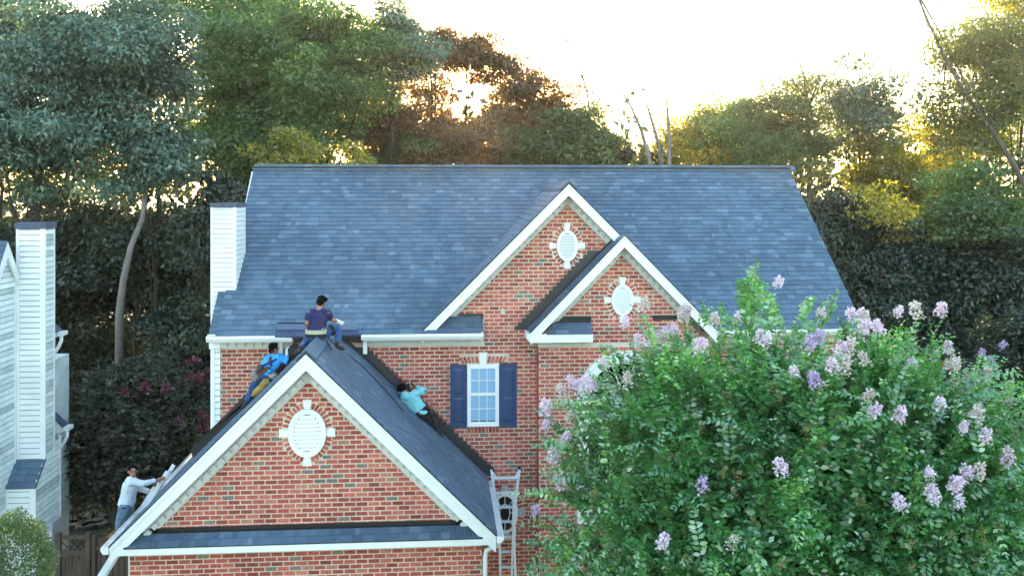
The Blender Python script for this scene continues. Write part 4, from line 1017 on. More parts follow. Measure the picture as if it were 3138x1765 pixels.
MB().loft([p0 + Vector((.02, 0, -.045)), p0 + Vector((-.01, 0, .045))], [(.205, .155), (.205, .155)], (1, 0, -.3), 16).build('tool_belt', M['leather'], man2)
for (u, v, dy, sx, sz, mt) in ((781, 1150, -.05, .085, .12, 'camo'), (798, 1128, -.14, .075, .075, 'leather'), (838, 1152, -.15, .09, .075, 'camo'), (820, 1130, -.16, .055, .045, 'leather'), (826, 1137, -.18, .045, .03, 'blueshirt')):
    q = MB().ell(at(u, v, Y + dy), [Vector((sx, 0, .02)), Vector((0, .06, 0)), Vector((-.02, 0, sz))], 12)
    remesh(q, 'tool_pouch', M[mt], man2, .010, 1, .012)
q = MB().tube([onL(825, 1176) + nL * .08, at(805, 1186, 18.25), at(786, 1200, 18.3), at(776, 1212, 18.35)], [.075, .085, .07, .05], 12)
pad = empty('foam_pad', at(800, 1205, 18.3), 'mustard coloured foam cushion under the knees of the man in blue', 'cushion')
remesh(q, 'cushion', M['tan'], pad, .012, 2, .014)
bag = empty('tool_bag', at(900, 1085, 18.5), 'black tool bag resting on the left slope beside the seated roofer', 'bag')
q = MB().ell(at(902, 1078, 18.5), [Vector((.17, 0, .06)), Vector((0, .10, 0)), Vector((-.04, 0, .15))], 14); remesh(q, 'bag_body', M['blackcloth'], bag, .012, 2, .02)
MB().tube([at(893, 1066, 18.45), at(900, 1052, 18.45), at(910, 1056, 18.45), at(913, 1066, 18.45)], .012, 6).build('handle', M['blackcloth'], bag)

# --- man in the teal hoodie on the right slope
Y = 18.40
J = dict(head=at(1234, 1194, Y + .12), neck=at(1248, 1207, Y), chest=at(1257, 1219, Y), pelvis=at(1287, 1262, Y),
         shL=at(1232, 1228, Y), elL=at(1222, 1222, Y + .22), wrL=at(1228, 1196, Y + .32), haL=at(1232, 1184, Y + .34),
         shR=at(1281, 1202, Y - .02), elR=at(1306, 1196, Y - .02), wrR=at(1276, 1184, Y + .12), haR=at(1264, 1181, Y + .16),
         hipL=at(1281, 1270, Y), knL=at(1280, 1302, Y + .02), anL=at(1318, 1320, Y - .05), toeL=at(1328, 1332, Y - .08),
         hipR=at(1299, 1267, Y), knR=at(1334, 1306, Y + .12), anR=at(1356, 1356, Y + .05), toeR=at(1368, 1371, Y))
man3, V = person('roofer in a pale teal hoodie kneeling against the wall on the right garage slope', J, (-.5, .8, .1), (.75, -.1, .5), 'long', 'hoodie', 'blackcloth')
q = MB().ell(at(1243, 1213, Y - .11), [Vector((.085, 0, -.05)), Vector((0, .06, 0)), Vector((.03, 0, .08))], 12); remesh(q, 'hood', M['hoodie'], man3, .010, 2, .010)
p0 = V['pelvis'].lerp(V['chest'], .05)
d_ = (V['chest'] - V['pelvis']).normalized()
MB().loft([p0 - d_ * .05, p0 + d_ * .035], [(.205, .155), (.205, .155)], (.8, 0, .5), 16).build('tool_belt', M['blackcloth'], man3)
for (u, v, dy, sx, sz, mt) in ((1322, 1262, -.06, .035, .075, 'leather'), (1314, 1246, -.08, .035, .03, 'red'), (1328, 1284, -.02, .05, .07, 'blackcloth'), (1256, 1276, -.14, .07, .05, 'blackcloth'), (1296, 1264, -.17, .10, .04, 'hoodie'), (1288, 1262, -.19, .045, .03, 'steel'), (1272, 1290, -.1, .05, .07, 'blackcloth')):
    q = MB().ell(at(u, v, Y + dy), [Vector((sx, 0, .02)), Vector((0, .05, 0)), Vector((-.02, 0, sz))], 12)
    remesh(q, 'tool_pouch', M[mt], man3, .010, 1, .010)
MB().tube([at(1261, 1274, Y - .22), at(1269, 1282, Y - .22)], .018, 8).build('tape_measure', M['yellow'], man3)
ng = empty('nail_gun', at(1262, 1182, Y + .15), 'black nailer held above the head of the man in teal', 'tool')
MB().tube([at(1242, 1188, Y + .14), at(1252, 1178, Y + .13), at(1262, 1176, Y + .13), at(1270, 1184, Y + .13)], [.02, .03, .028, .018], 8).build('nailer_body', M['black'], ng)
MB().tube([at(1256, 1176, Y + .12), at(1262, 1186, Y + .12)], .018, 8).build('grip', M['steel'], ng)

# --- man on the left ladder
Y = 17.0
J = dict(head=at(407, 1443, Y + .05), neck=at(405, 1463, Y + .05), chest=at(402, 1480, Y + .05), pelvis=at(388, 1540, Y + .05),
         shL=at(397, 1474, Y - .10), elL=at(440, 1481, Y - .06), wrL=at(480, 1471, Y + .05), haL=at(490, 1468, Y + .08),
         shR=at(410, 1476, Y + .22), elR=at(434, 1499, Y + .30), wrR=at(458, 1506, Y + .32), haR=at(468, 1508, Y + .30),
         hipL=at(383, 1548, Y - .05), knL=at(364, 1602, Y - .02), anL=at(368, 1662, Y), toeL=at(382, 1668, Y + .02),
         hipR=at(394, 1548, Y + .18), knR=at(392, 1598, Y + .20), anR=at(392, 1652, Y + .2), toeR=at(406, 1656, Y + .22))
man4, V = person('young man in a light grey long sleeved shirt climbing the left ladder', J, (.50, -.85, .0), (.25, .95, 0), 'long', 'grey', 'jeanspale', eyes=True)
MB().ell(V['pelvis'] + Vector((.01, -.185, -.02)), [Vector((.035, 0, 0)), Vector((0, .012, 0)), Vector((0, 0, .030))], 10).build('shirt_badge', M['strap'], man4)
# ================================================================= FOLIAGE
def unit(a): return a / np.maximum(np.linalg.norm(a, axis=1, keepdims=True), 1e-6)
def leaf_quads(P, D, L, W, rs, fold=.15, upb=.6, nb=None):
    """rhombic leaves: P base points, D leaf directions"""
    n = len(P); D = unit(D); nr = unit(rs.normal(size=(n, 3)) * (1 if nb is None else .55) + (np.array([0, 0, upb * 1.5]) if nb is None else nb))
    S = unit(np.cross(D, nr)); Nn = np.cross(S, D); l = (L * rs.uniform(.7, 1.25, n))[:, None]; w = (W * rs.uniform(.75, 1.2, n))[:, None]
    a = P; b = P + D * l * .45 + S * w * .5 + Nn * w * fold; c = P + D * l - Nn * l * .08; d = P + D * l * .45 - S * w * .5 + Nn * w * fold
    return np.stack([a, b, c, d], 1).reshape(-1, 3)
def clump_leaves(cl, L, W, dens, rs, droop=.35, shell=.62):
    out = []
    for c, r in cl:
        n = int(1.45 * dens * (r[0] * r[1] + r[0] * r[2]) * 3.2)
        v = unit(rs.normal(size=(n, 3))); rad = shell + (1 - shell) * rs.uniform(0, 1, n) ** .6
        rad *= 1 + .25 * rs.normal(size=n).clip(-1, 1.6)
        P = np.array(c) + v * rad[:, None] * np.array(r)
        D = v * .7 + rs.normal(size=(n, 3)) * .8 + np.array([0, 0, -droop])
        out.append(leaf_quads(P, D, L, W, rs, nb=v * 1.2 + np.array([0, 0, .5])))
    return np.concatenate(out)
def tree(label, u, vt, vb, Y, w, mat, seed, n=40, dens=150, L=.14, W=.072, bark='barkdark', name='tree', group='trees of the wood behind the house', trunk=None, flat=.5, cr=.235, limbs=9, lo=.4):
    rs = np.random.default_rng(seed); rd = random.Random(seed)
    c = at(u, (vt + vb) / 2, Y); s = (at(u + 1, VH, Y) - at(u, VH, Y)).length
    rx = w / 2 * s; rz = (vb - vt) / 2 * s; ry = min(rx, 3.2)
    base = Vector((c.x, c.y, gz(c.x, c.y)))
    root = empty(name, base, label, 'tree' if 'tree' in name else 'shrub', group)
    cl = []; n = int(n * 1.1)
    for i in range(n):
        v = rs.normal(size=3); v /= np.linalg.norm(v); rad = rs.uniform(.30, .95)
        if v[1] > .3: v[1] *= .5
        k = cr * rs.uniform(.7, 1.35); e = min(rx, rz)
        cc = (c.x + v[0] * rx * rad, c.y + v[1] * ry * rad, c.z + v[2] * rz * rad)
        cl.append((cc, (k * e * 1.15 + .15, k * e * 1.1 + .15, (k * e + .15) * flat)))
    V = clump_leaves(cl, L, W, dens, rs, .45, .72)
    V = np.concatenate([V, clump_leaves([((c.x, c.y, c.z), (rx * .62, ry * .5, rz * .62))], L * 1.25, W * 1.25, dens * .28, rs, .3, .1)]) if dens > 112 else V
    quads('crown', V, M[mat], root, k=4)
    if trunk != 'none':
        mb = MB(); top = Vector((c.x, c.y, c.z + rz * .35))
        if trunk: path = [Vector(p) for p in trunk]
        else:
            path = [base.lerp(top, t) + Vector((rd.uniform(-.25, .25), rd.uniform(-.25, .25), 0)) * (1 if 0 < t < 1 else 0) for t in (0, .2, .4, .6, .8, 1)]
        r0 = .055 + rx * .024; mb.tube(path, [r0 * (1 - .75 * i / (len(path) - 1)) for i in range(len(path))], 8)
        for i in range(limbs):
            q = Vector(cl[rd.randrange(n)][0]); a = path[max(1, min(len(path) - 1, int(len(path) * rd.uniform(lo, .95))))]
            m = a.lerp(q, .5) + Vector((rd.uniform(-.3, .3), 0, rd.uniform(-.1, .4))); mb.tube([a, a.lerp(m, .5) + Vector((0, 0, .05)), m, q], [r0 * .35, r0 * .28, r0 * .2, r0 * .08], 6)
        mb.build('trunk', M[bark], root, smooth=True)
    return root, cl
T = [  # label, u, vtop, vbottom, Y, width, material, clumps, density
 ('tall blue green tree filling the upper left corner of the wood', 330, -80, 420, 28, 640, 'lf_blue', 70, 165),
 ('blue green tree with drooping boughs above the neighbour chimney', 130, 200, 620, 27, 620, 'lf_blue', 64, 165),
 ('blue green bough tree directly left of the green maple', 470, 300, 640, 27.3, 330, 'lf_blue', 34, 165),
 ('shadowed blue tree cut by the left edge of the picture', 10, -100, 330, 32, 420, 'lf_blue', 36, 150),
 ('large green maple behind the left end of the roof ridge', 790, 20, 575, 31.5, 560, 'lf_green', 72, 165),
 ('lighter green maple top beside the sunlit gap', 1010, -30, 480, 32, 440, 'lf_green', 54, 160),
 ('dark green tree crown along the top edge between the two maples', 680, -160, 190, 35, 700, 'lf_green', 60, 120),
 ('low green tree just left of the house chimney', 690, 470, 900, 27, 330, 'lf_shaded', 46, 150),
 ('grey green tree crown on the left rim of the open sky', 1215, -20, 330, 33, 250, 'lf_blue', 40, 130),
 ('rust brown tree below the grey green crown', 1190, 240, 560, 35, 330, 'lf_rust', 44, 105),
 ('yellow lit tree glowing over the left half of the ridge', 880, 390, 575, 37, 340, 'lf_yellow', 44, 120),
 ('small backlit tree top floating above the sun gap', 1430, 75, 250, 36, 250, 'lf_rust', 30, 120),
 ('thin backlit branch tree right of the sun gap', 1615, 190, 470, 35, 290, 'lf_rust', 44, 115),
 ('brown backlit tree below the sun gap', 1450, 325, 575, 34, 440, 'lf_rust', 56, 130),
 ('brown olive tree between the sun gap and the yellow tree', 1270, 380, 575, 34, 320, 'lf_olive', 40, 120),
 ('olive tree behind the peak of the upper gable', 1780, 295, 575, 33, 280, 'lf_olive', 46, 130),
 ('dark olive tree left of the upper gable peak', 1640, 380, 575, 33, 260, 'lf_olive', 36, 130),
 ('small dark tree beside the bright notch in the tree line', 1880, 430, 575, 33, 150, 'lf_shaded', 20, 110),
 ('yellow green tree right of the dead snags', 2110, 310, 575, 34, 240, 'lf_yellow', 34, 90),
 ('green tree above the right half of the ridge', 2250, 255, 575, 34, 280, 'lf_green', 46, 115),
 ('thin grey green tree with bare tips above the ridge end', 2430, 215, 600, 33, 300, 'lf_olive', 44, 100),
 ('loose grey tree crown right of the ridge end', 2620, 175, 520, 34, 330, 'lf_blue', 46, 85),
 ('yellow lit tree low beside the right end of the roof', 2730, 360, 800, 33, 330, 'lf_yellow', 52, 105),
 ('tall open tree with a leaning trunk at the right edge', 3010, 10, 520, 30, 420, 'lf_olive', 48, 80),
 ('yellow olive tree in the upper right corner', 3130, -120, 330, 32, 360, 'lf_yellow', 40, 90),
 ('bright green vine covered tree under the leaning trunk', 2960, 510, 800, 28, 330, 'lf_green', 44, 150),
 ('yellow backlit tree behind the vine covered tree', 2930, 330, 575, 34, 420, 'lf_yellow', 50, 90),
 ('large dark tree mass at the right edge', 3020, 640, 1150, 28.5, 520, 'lf_shaded', 70, 150),
 ('dark tree between the roof corner and the right edge', 2740, 640, 1150, 28, 420, 'lf_shaded', 60, 150),
 ('dark bluish tree hugging the right roof slope', 2560, 520, 1000, 29, 300, 'lf_shaded', 46, 150),
 ('dark understory tree behind the neighbour chimney', 170, 560, 1080, 29, 520, 'lf_shaded', 66, 150),
 ('dark understory tree around the crooked pale trunk', 500, 600, 1080, 30, 420, 'lf_shaded', 56, 150),
 ('low dark tree beside the house chimney and corner board', 600, 880, 1300, 26, 300, 'lf_shaded', 46, 150),
 ('low dark shrub mass behind the neighbour rear eave', 300, 960, 1320, 31, 420, 'lf_shaded', 50, 140),

 ('dark tree low at the right edge behind the purple crape myrtle', 3110, 1000, 1620, 24, 330, 'lf_shaded', 50, 150),
 ('dark shrub mass low beyond the right corner of the house', 2800, 980, 1500, 25, 420, 'lf_shaded', 50, 120),
 ('dim tree filling the dark space over the pale trunk', 420, 600, 900, 28.5, 480, 'lf_shaded', 40, 120),
 ('sunlit yellow tree low behind the middle of the left ridge', 880, 375, 560, 28.0, 210, 'lf_sunlit', 26, 100),
 ('sunlit yellow shrub tree touching the ridge left end', 1080, 430, 560, 28.2, 120, 'lf_sunlit', 14, 100),
 ('sunlit yellow tree in the dark gap right of the roof', 2700, 545, 740, 27.5, 190, 'lf_sunlit', 18, 60),
 ('thin brown tree arching left of the sun gap', 1320, 130, 420, 35.5, 190, 'lf_rust', 26, 95),
 ('yellow green tree filling the ridge line behind the dead snags', 1990, 420, 575, 34.5, 220, 'lf_olive', 26, 100),
 ('green tree rising over the middle of the right ridge', 2340, 300, 575, 33.2, 260, 'lf_green', 34, 110),
 ('brown leaf spray closing the sun gap from above', 1530, 130, 300, 35.8, 170, 'lf_rust', 22, 112),
 ('rust tree top between the grey green crown and the floating tree top', 1335, 50, 230, 35.2, 170, 'lf_rust', 22, 100),
 ('dark tree closing the tree line above the upper gable', 1720, 330, 575, 32.6, 200, 'lf_olive', 26, 120),
]
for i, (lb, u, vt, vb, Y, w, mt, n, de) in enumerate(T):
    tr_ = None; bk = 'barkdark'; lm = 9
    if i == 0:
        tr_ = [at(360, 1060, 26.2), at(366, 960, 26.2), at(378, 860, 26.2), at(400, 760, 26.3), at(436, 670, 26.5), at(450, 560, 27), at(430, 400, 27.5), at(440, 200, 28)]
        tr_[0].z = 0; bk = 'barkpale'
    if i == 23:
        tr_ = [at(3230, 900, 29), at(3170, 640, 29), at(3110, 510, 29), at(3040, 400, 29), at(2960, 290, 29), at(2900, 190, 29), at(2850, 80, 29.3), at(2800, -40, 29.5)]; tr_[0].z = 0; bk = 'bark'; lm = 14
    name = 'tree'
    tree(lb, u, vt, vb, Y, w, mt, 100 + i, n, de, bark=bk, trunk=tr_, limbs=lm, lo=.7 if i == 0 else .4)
# bare snags
def snag(label, paths, Y, rad, mat='bark', u0=None):
    p0 = at(*paths[0][0], Y); base = Vector((p0.x, p0.y, gz(p0.x, p0.y)))
    o = MB()
    for i, p in enumerate(paths):
        q = [at(u, v, Y) for u, v in p]
        if i == 0: q = [base] + q
        r = rad * (1 if i == 0 else .55); o.tube(q, [r * (1 - .8 * k / (len(q) - 1)) for k in range(len(q))], 6)
    root = empty('dead_tree', base, label, 'dead tree', 'dead trees in the tree line'); o.build('trunk', M[mat], root, smooth=True)
snag('thin bare branches standing against the white sky above the olive tree', [[(1815, 420), (1800, 290), (1780, 215), (1752, 150), (1725, 105), (1700, 80)], [(1790, 250), (1760, 200), (1748, 150), (1748, 68)], [(1752, 150), (1730, 120), (1712, 112)]], 35, .055)
snag('single bare twig standing right of the tallest bare branches', [[(1822, 420), (1818, 300), (1815, 220), (1812, 168)], [(1816, 290), (1795, 235), (1785, 220)]], 35.5, .045)
snag('leaning dead trunk at the left of the snag cluster', [[(2000, 540), (1985, 470), (1965, 400), (1935, 330), (1900, 272)], [(1978, 450), (1955, 440)]], 32, .12, 'barkpale')
snag('middle dead trunk of the snag cluster with a broken top', [[(2030, 540), (2020, 450), (2000, 380), (1985, 330), (1975, 308)], [(2020, 450), (2060, 500)]], 32.4, .11, 'barkpale')
snag('straight pale dead trunk at the right of the snag cluster', [[(2052, 540), (2050, 420), (2044, 330), (2040, 272)], [(2050, 440), (2030, 400)]], 31.8, .10, 'barkpale')
snag('forked bare branches above the thin grey green tree', [[(2480, 420), (2470, 330), (2468, 250), (2455, 205), (2438, 168)], [(2475, 340), (2500, 270), (2520, 200)], [(2470, 300), (2440, 265), (2412, 225)]], 33, .11)
# far wood closing the gaps
rs = np.random.default_rng(5); N_ = 70000
X = rs.uniform(-34, 46, N_); Yy = rs.uniform(40, 58, N_)
def htop(x):
    h = np.where(x < -4, 15.5, np.where(x < 3, 15.5 - (x + 4) * .62, 10.6 + .05 * x))
    return h + 1.4 * np.sin(x * .9) + .8 * np.sin(x * 2.3 + 1) + .5 * np.sin(x * 5.1)
Z = rs.uniform(-.5, 1, N_) ** 1; Z = np.clip(Z, 0, 1) ** .7 * htop(X) * rs.uniform(.85, 1.05, N_)
cell = np.sin(X * 2.1 + Z * 1.3) * np.sin(Yy * 1.9 + Z * 2.2) * np.sin(X * .9 - Yy * 1.1)
k = cell > -.25
P = np.stack([X, Yy, Z], 1)[k]
V = leaf_quads(P, rs.normal(size=(len(P), 3)) + np.array([0, 0, -.3]), .52, .28, rs)
fw = quads('far_wood', V, M['lf_shaded'], None, 'stuff'); tag(fw, 'dark far wood closing the gaps between the nearer trees', 'wood')
tk = MB()
for i in range(60):
    x = rs.uniform(-30, 42); y = rs.uniform(38, 50); tk.tube([(x, y, -1), (x + rs.uniform(-.4, .4), y, 5), (x + rs.uniform(-.8, .8), y, 11)], [.2, .16, .06], 6)
o = tk.build('far_trunks', M['barkdark'], None, 'stuff'); tag(o, 'dark trunks standing in the far wood', 'trunks')
# undergrowth on the lawn edge
P = np.stack([rs.uniform(-22, -3, 13000), rs.uniform(26, 38, 13000), np.zeros(13000)], 1)
P[:, 2] = rs.uniform(0, 1, 13000) ** 1.4 * (1.2 + .9 * np.sin(P[:, 0] * 1.7) * np.sin(P[:, 1] * 1.3)).clip(.3)
ug = quads('undergrowth', leaf_quads(P, rs.normal(size=(len(P), 3)) + np.array([0, 0, .5]), .16, .08, rs), M['lf_shaded'], None, 'stuff'); tag(ug, 'dark undergrowth along the back of the shaded lawn', 'undergrowth')
P = np.stack([rs.uniform(-9, -4, 9000), rs.uniform(18.5, 30, 9000), np.zeros(9000)], 1)
gr = quads('grass', leaf_quads(P, rs.normal(size=(len(P), 3)) * .4 + np.array([0, 0, 1]), .07, .012, rs), M['lf_shaded'], None, 'stuff'); tag(gr, 'short shaded grass between the two houses', 'grass')

# ---- sprays of paired leaves (crape myrtle)
def sprays(O, D, length, step, L, W, rs, curl=.25, kk=6):
    out = []; stems = []
    for o, d, ln in zip(O, D, length):
        m = max(4, int(ln / step)); t = np.linspace(0, 1, m)[:, None]
        d = d / np.linalg.norm(d); side = np.cross(d, [0, 0, 1]); side /= max(np.linalg.norm(side), 1e-3); bend = rs.normal(size=3) * .12 + np.array([0, 0, -curl])
        P = o + d * ln * t + bend * ln * t ** 2
        tang = d + bend * 2 * t; a = rs.uniform(-.6, .6); sd = side * math.cos(a) + np.cross(d, side) * math.sin(a)
        sc = (1 - .45 * t[:, 0] ** 2)
        for s in (-1, 1):
            if kk == 4:
                Dl = unit(sd * s * .9 + tang * .45 + rs.normal(size=(m, 3)) * .3 + np.array([0, 0, -.12]))
                out.append(leaf_quads(P, Dl, L * 1.05, W * 1.3, rs)); continue
            Dl = unit(sd * s * .9 + tang * .45 + rs.normal(size=(m, 3)) * .22 + np.array([0, 0, -.12]))
            n0 = unit(np.cross(tang, sd * s)) * s; n0 = np.where(n0[:, 2:3] < 0, -n0, n0) + rs.normal(size=(m, 3)) * .3; S = unit(np.cross(Dl, n0)); Nn = np.cross(S, Dl)
            l = (L * sc * rs.uniform(.8, 1.15, m))[:, None]; w = (W * sc * rs.uniform(.85, 1.15, m))[:, None]
            a0 = P; tip = P + Dl * l - Nn * l * .12
            out.append(np.stack([a0, P + Dl * l * .28 + S * w * .45 + Nn * w * .22, P + Dl * l * .65 + S * w * .42 + Nn * w * .16, tip, P + Dl * l * .65 - S * w * .42 + Nn * w * .16, P + Dl * l * .28 - S * w * .45 + Nn * w * .22], 1).reshape(-1, 3))
        stems.append(P[::3])
    return (np.concatenate(out) if out else np.zeros((0, 3))), stems
def panicle(seed, mat, r=.085, h=.20, n=150, s=.024):
    rs = np.random.default_rng(seed); t = rs.uniform(0, 1, n) ** .8; w = rs.uniform(0, 2 * math.pi, n); rr = r * (1 - .55 * t) * rs.uniform(.25, 1.1, n) * (1 + .18 * np.sin(w * 3 + seed) * np.sin(t * 9 + seed))
    P = np.stack([np.cos(w) * rr, np.sin(w) * rr, t * h - .02], 1); D = rs.normal(size=(n, 3)) + np.stack([np.cos(w), np.sin(w), t * 0 + .2], 1)
    V = leaf_quads(P, D, s * 1.5, s * 1.3, rs, .1)
    o = quads('flower_cluster', V, M[mat]); me = o.data; bpy.data.objects.remove(o); return me
def fpos(cen, rad, u, v):
        r = ray(u, v); o = Vector((0, 0, CZ)); q = [(o[k] - cen[k]) / rad[k] for k in range(3)]; d = [r[k] / rad[k] for k in range(3)]
        a = sum(x * x for x in d); b = sum(x * y for x, y in zip(d, q)); c = sum(x * x for x in q) - 1.0
        disc = b * b - a * c; t = (-b - math.sqrt(disc)) / a if disc > 0 else -b / a
        return o + r * t - Vector((0, 0, .05))
def put_flowers(root, cen, rad, lst, mats, s0=1.0, name='flower_cluster'):
    for i, (u, v) in enumerate(lst):
        p = fpos(cen, rad, u, v)
        rn = random.Random(i * 7 + 3); sc = s0 * rn.uniform(.75, 1.15)
        Mx = Matrix.Translation(p) @ Matrix.Rotation(rn.uniform(-.5, .5), 4, 'Y') @ Matrix.Rotation(rn.uniform(-.2, .6), 4, 'X') @ Matrix.Rotation(rn.uniform(0, 6), 4, 'Z') @ Matrix.Scale(sc, 4)
        link(name, rn.choice(mats), root, Mx)
def myrtle(label, cen, rad, n_out, n_in, extra, leafm, seed, L=.062, W=.032, step=.034, ln=(.35, .75), upw=.55, box=None, fine=False, reject=None):
    rs = np.random.default_rng(seed); root = empty('crape_myrtle', (cen[0], cen[1], 0), label, 'flowering tree')
    sets = {6: ([], [], []), 4: ([], [], [])}
    for i in range(n_out + n_in):
        v = rs.normal(size=3); v /= np.linalg.norm(v)
        if v[1] > .35: v[1] = -v[1]
        if v[2] < -.75: v[2] = -v[2]
        if box: v = np.sign(v) * np.abs(v) ** box; v /= np.abs(v).max() ** .25
        lump = 1 + .09 * math.sin(v[0] * 7 + seed) * math.sin(v[2] * 6 + 1) + .06 * math.sin(v[0] * 15 + v[2] * 11)
        rr = (rs.uniform(.80, 1.0) if i < n_out else rs.uniform(.40, .80)) * lump
        o = np.array(cen) + v * rr * np.array(rad); d = v * .8 + np.array([0, 0, upw]) + rs.normal(size=3) * .45
        if fine and i < n_out and noise.noise(Vector(o) * 1.5) + .6 * noise.noise(Vector(o) * 3.1 + Vector((5, 5, 5))) < -.10: continue
        if reject and reject(o - d / np.linalg.norm(d) * .15): continue
        l = rs.uniform(*ln); q = sets[6 if (i < n_out and fine) else 4]; q[0].append(o - d / np.linalg.norm(d) * l * .6); q[1].append(d); q[2].append(l)
    for (p, d, l) in extra: q = sets[6 if fine else 4]; q[0].append(np.array(p)); q[1].append(np.array(d)); q[2].append(l)
    stems = []
    for k_, (O, D, Ls) in sets.items():
        if not O: continue
        V, st = sprays(O, D, Ls, step * (1 if k_ == 6 else 1.15), L, W, rs, kk=k_); stems += st[::1 if k_ == 6 else 4]
        quads('foliage', V, M[leafm], root, 'stuff', k=k_)
    mb = MB()
    for P in stems[::3]:
        if len(P) > 1: mb.tube([tuple(x) for x in P[::2]], .0045, 3, False)
    mb.build('twigs', M['bark'], root, 'stuff')
    for i in range(7):
        w = 2 * math.pi * i / 7; b = Vector((cen[0] + .25 * math.cos(w), cen[1] + .2 * math.sin(w), 0))
        e = Vector((cen[0] + rad[0] * .6 * math.cos(w), cen[1] + rad[1] * .6 * math.sin(w), cen[2] + rad[2] * .35))
        MB().tube([b, b.lerp(e, .35) + Vector((0, 0, .5)), b.lerp(e, .7) + Vector((0, 0, .25)), e], [.07, .055, .04, .015], 8).build('trunk', M['barkpale'], root, smooth=True)
    return root
D2 = 3138 / 2576
Yc = 12.0; cc = at(2400, 1590, Yc)
rad = (3.05, 2.2, 2.55)
shoots = []
for (u, v, du, ln, n) in ((2290, 905, .0, .6, 9), (2320, 905, .1, .5, 5), (2290, 960, .0, .6, 8), (2150, 950, .0, .4, 3), (2220, 960, -.1, .4, 2), (2440, 930, .3, .55, 4), (2510, 945, .4, .5, 4), (2370, 950, .15, .4, 3), (2680, 1075, .35, .55, 4), (2770, 1050, .1, .5, 4), (2850, 1075, .35, .5, 4),
                          (1700, 1490, -.9, .5, 4), (1690, 1560, -.6, .45, 2), (1690, 1700, -.6, .45, 2), (1720, 1620, -.9, .5, 4), (1800, 1210, -.6, .5, 5), (1760, 1330, -.7, .5, 5), (1900, 1080, -.4, .5, 5), (1780, 1420, -.8, .5, 4), (2000, 1010, -.3, .45, 4), (1830, 1500, -.8, .5, 4)):
    for j in range(n):
        p = at(u + random.uniform(-18, 18), v + random.uniform(-10, 25) + 35, Yc - .4 + random.uniform(-.5, .5)); shoots.append((tuple(p), (du + random.uniform(-.15, .15), -.1, .25 if du < -.5 else 1.0), ln * random.uniform(.8, 1.1)))
FL = [(1572,815),(1622,770),(1665,850),(1720,800),(1700,830),(1795,810),(1605,862),(1640,855),(1950,710),(1915,755),(1910,850),(1925,862),(2068,790),(2150,800),(2175,800),(2253,785),(2312,788),(2366,785),(2055,855),(2035,870),(2110,890),(2130,880),(2215,830),(2290,915),(2393,920),(2160,830),(2120,930),(2095,925),(2387,880),(1996,937),(2178,905),(2055,965),(2193,1035),(2175,998),(2258,1050),(2450,1045),(2530,1015),(2478,1100),(2415,1075),(2365,1020),(2540,1150),(2430,1195),(2397,1220),(2408,1262),(2352,1250),(2272,1272),(1972,1182),(1765,1222),(1835,1363),(1665,1363),(1348,1283),(1375,1025),(1372,1070),(1435,1050),(1415,1110),(1395,1155),(1445,965),(1420,990),(1475,975),(1530,915),(1575,955),(1500,970),(1415,1220),(2490,940),(2340,1190),(1900,790),(1860,800),(1750,870),(1715,790),(1380,1035),(1450,975),(1662,846),(2160,795),(2400,1225),(2530,1160),(2450,1190)]
for a_, b_ in FL:
    p = fpos(tuple(cc), [r * 1.12 for r in rad], a_ * D2, b_ * D2); q = Vector(cc) + Vector((0, 0, -.6)); d = (q - p).normalized() + Vector((0, 0, -.75))
    for k_ in range(2):
        ln = random.uniform(.6, .9); st_ = p + d.normalized() * ln + Vector((random.uniform(-.08, .08) * k_ * 2, 0, -.05 * k_)); dd = p - st_ + Vector((0, 0, .25 * ln + .05))
        shoots.append((tuple(st_), tuple(dd), dd.length * (1.0 if k_ == 0 else .85)))
def outl(p):
    u, v, d = proj(p)
    if u < 1640: return True
    return v < (1125 + (1900 - u) * 1.1 if u < 1900 else 1125 - (u - 1900) * .30 if u < 2200 else 1035)
my = myrtle('large crape myrtle with pale pink flowers in front of the bay', tuple(cc), rad, 5800, 4300, shoots, 'lf_myrtle', 11, .098, .050, .052, (.45, .95), .45, .86, True, outl)
fm = [panicle(i, 'pink') for i in range(6)] + [panicle(10 + i, 'lilac') for i in range(1)] + [panicle(20 + i, 'cream_p') for i in range(2)]
put_flowers(my, tuple(cc), [r * 1.12 for r in rad], [(a * D2, b * D2) for a, b in FL], fm, 1.02)
bd = [panicle(40 + i, 'bud', .05, .14, 60, .014) for i in range(3)]
rb_ = random.Random(4)
put_flowers(my, tuple(cc), [r * 1.08 for r in rad], [(1700 + rb_.random() ** .8 * 1400, 1080 + rb_.random() * 680) for _ in range(46)], bd, .9, 'seed_cluster')
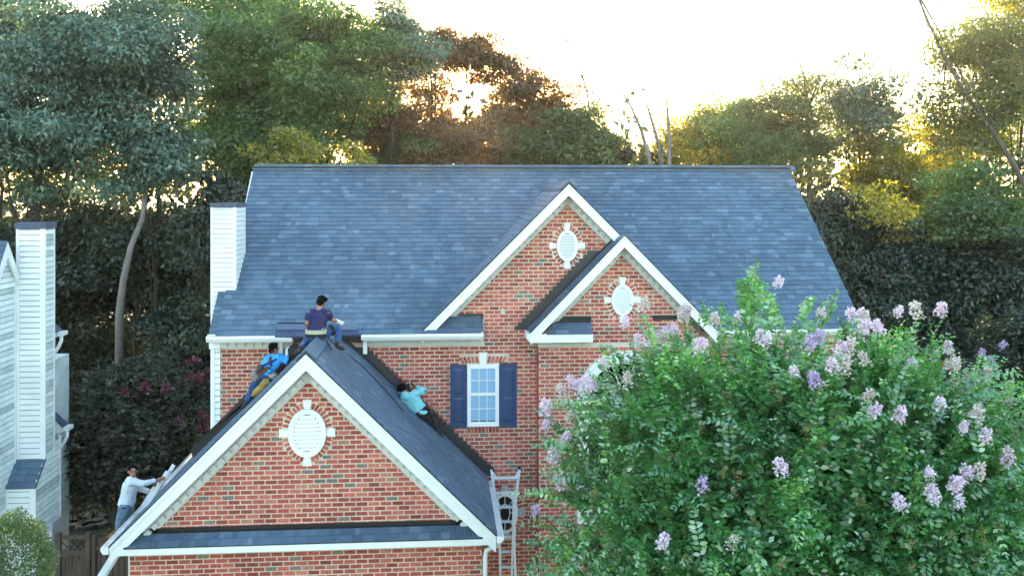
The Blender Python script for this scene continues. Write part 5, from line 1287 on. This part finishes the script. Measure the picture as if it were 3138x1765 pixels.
# magenta crape myrtle between the houses
c2 = at(430, 1330, 24.0)
m2_ = myrtle('dusky crape myrtle with magenta flowers between the two houses', tuple(c2), (2.15, 1.9, 1.95), 2000, 900, [], 'lf_plum', 12, .10, .05, .06, (.4, .8))
mg = [panicle(60 + i, 'magenta', .10, .2, 90, .035) for i in range(3)]
put_flowers(m2_, tuple(c2), (2.15, 1.9, 1.95), [(580, 1115), (600, 1110), (635, 1140), (605, 1163), (640, 1150), (510, 1197), (385, 1205), (625, 1280), (635, 1300), (610, 1320), (545, 1295), (633, 1288), (590, 1155), (450, 1190)], mg, 1.2)
c3 = at(3090, 1130, 17.5)
m3_ = myrtle('dark crape myrtle with purple flowers at the right edge behind the pale one', tuple(c3), (.95, .9, 1.2), 420, 200, [], 'lf_shaded', 13, .075, .036, .045, (.4, .7), 1.0)
put_flowers(m3_, tuple(c3), (.95, .9, 1.2), [(3010, 1085), (3035, 1110), (3065, 1060), (3020, 1140)], [panicle(70, 'lilac')], 1.0)
# variegated shrub bottom left
cs = at(20, 1760, 13.5); rs = np.random.default_rng(31)
sh_ = empty('variegated_shrub', (cs.x, cs.y, 0), 'rounded shrub with pale variegated leaves in the bottom left corner', 'shrub')
n = 15000; v = unit(rs.normal(size=(n, 3))); P = np.array(cs) + v * (rs.uniform(.72, 1.03, n) * (1 + .06 * np.sin(v[:, 0] * 9) * np.sin(v[:, 2] * 8)))[:, None] * np.array([.62, .6, .85])
quads('foliage', leaf_quads(P, v + rs.normal(size=(n, 3)) * .6 + np.array([0, 0, .3]), .045, .026, rs), M['lf_shrub'], sh_, 'stuff')
MB().tube([(cs.x, cs.y, 0), (cs.x, cs.y, cs.z)], [.06, .03], 8).build('trunk', M['bark'], sh_)
# haze added for the glow round the sun, one closed box round everything
me = bpy.data.meshes.new('haze'); me.from_pydata([(x, y, z) for z in (-2.2, 25) for y in (-152, 702) for x in (-402, 402)], [], [(0, 2, 3, 1), (4, 5, 7, 6), (0, 1, 5, 4), (2, 6, 7, 3), (0, 4, 6, 2), (1, 3, 7, 5)])
m, n, out = new_mat('haze_air'); pv = n.nodes.new('ShaderNodeVolumePrincipled'); pv.inputs['Density'].default_value = .00038; pv.inputs['Anisotropy'].default_value = .82; pv.inputs['Color'].default_value = (.95, .93, .90, 1)
n.links.new(pv.outputs[0], out.inputs['Volume']); me.materials.append(m)
tag(link('haze', me, None, None, 'stuff'), 'thin added haze that makes the warm glow around the sun', 'haze')
flush((gwall, house), (main_roof, house))
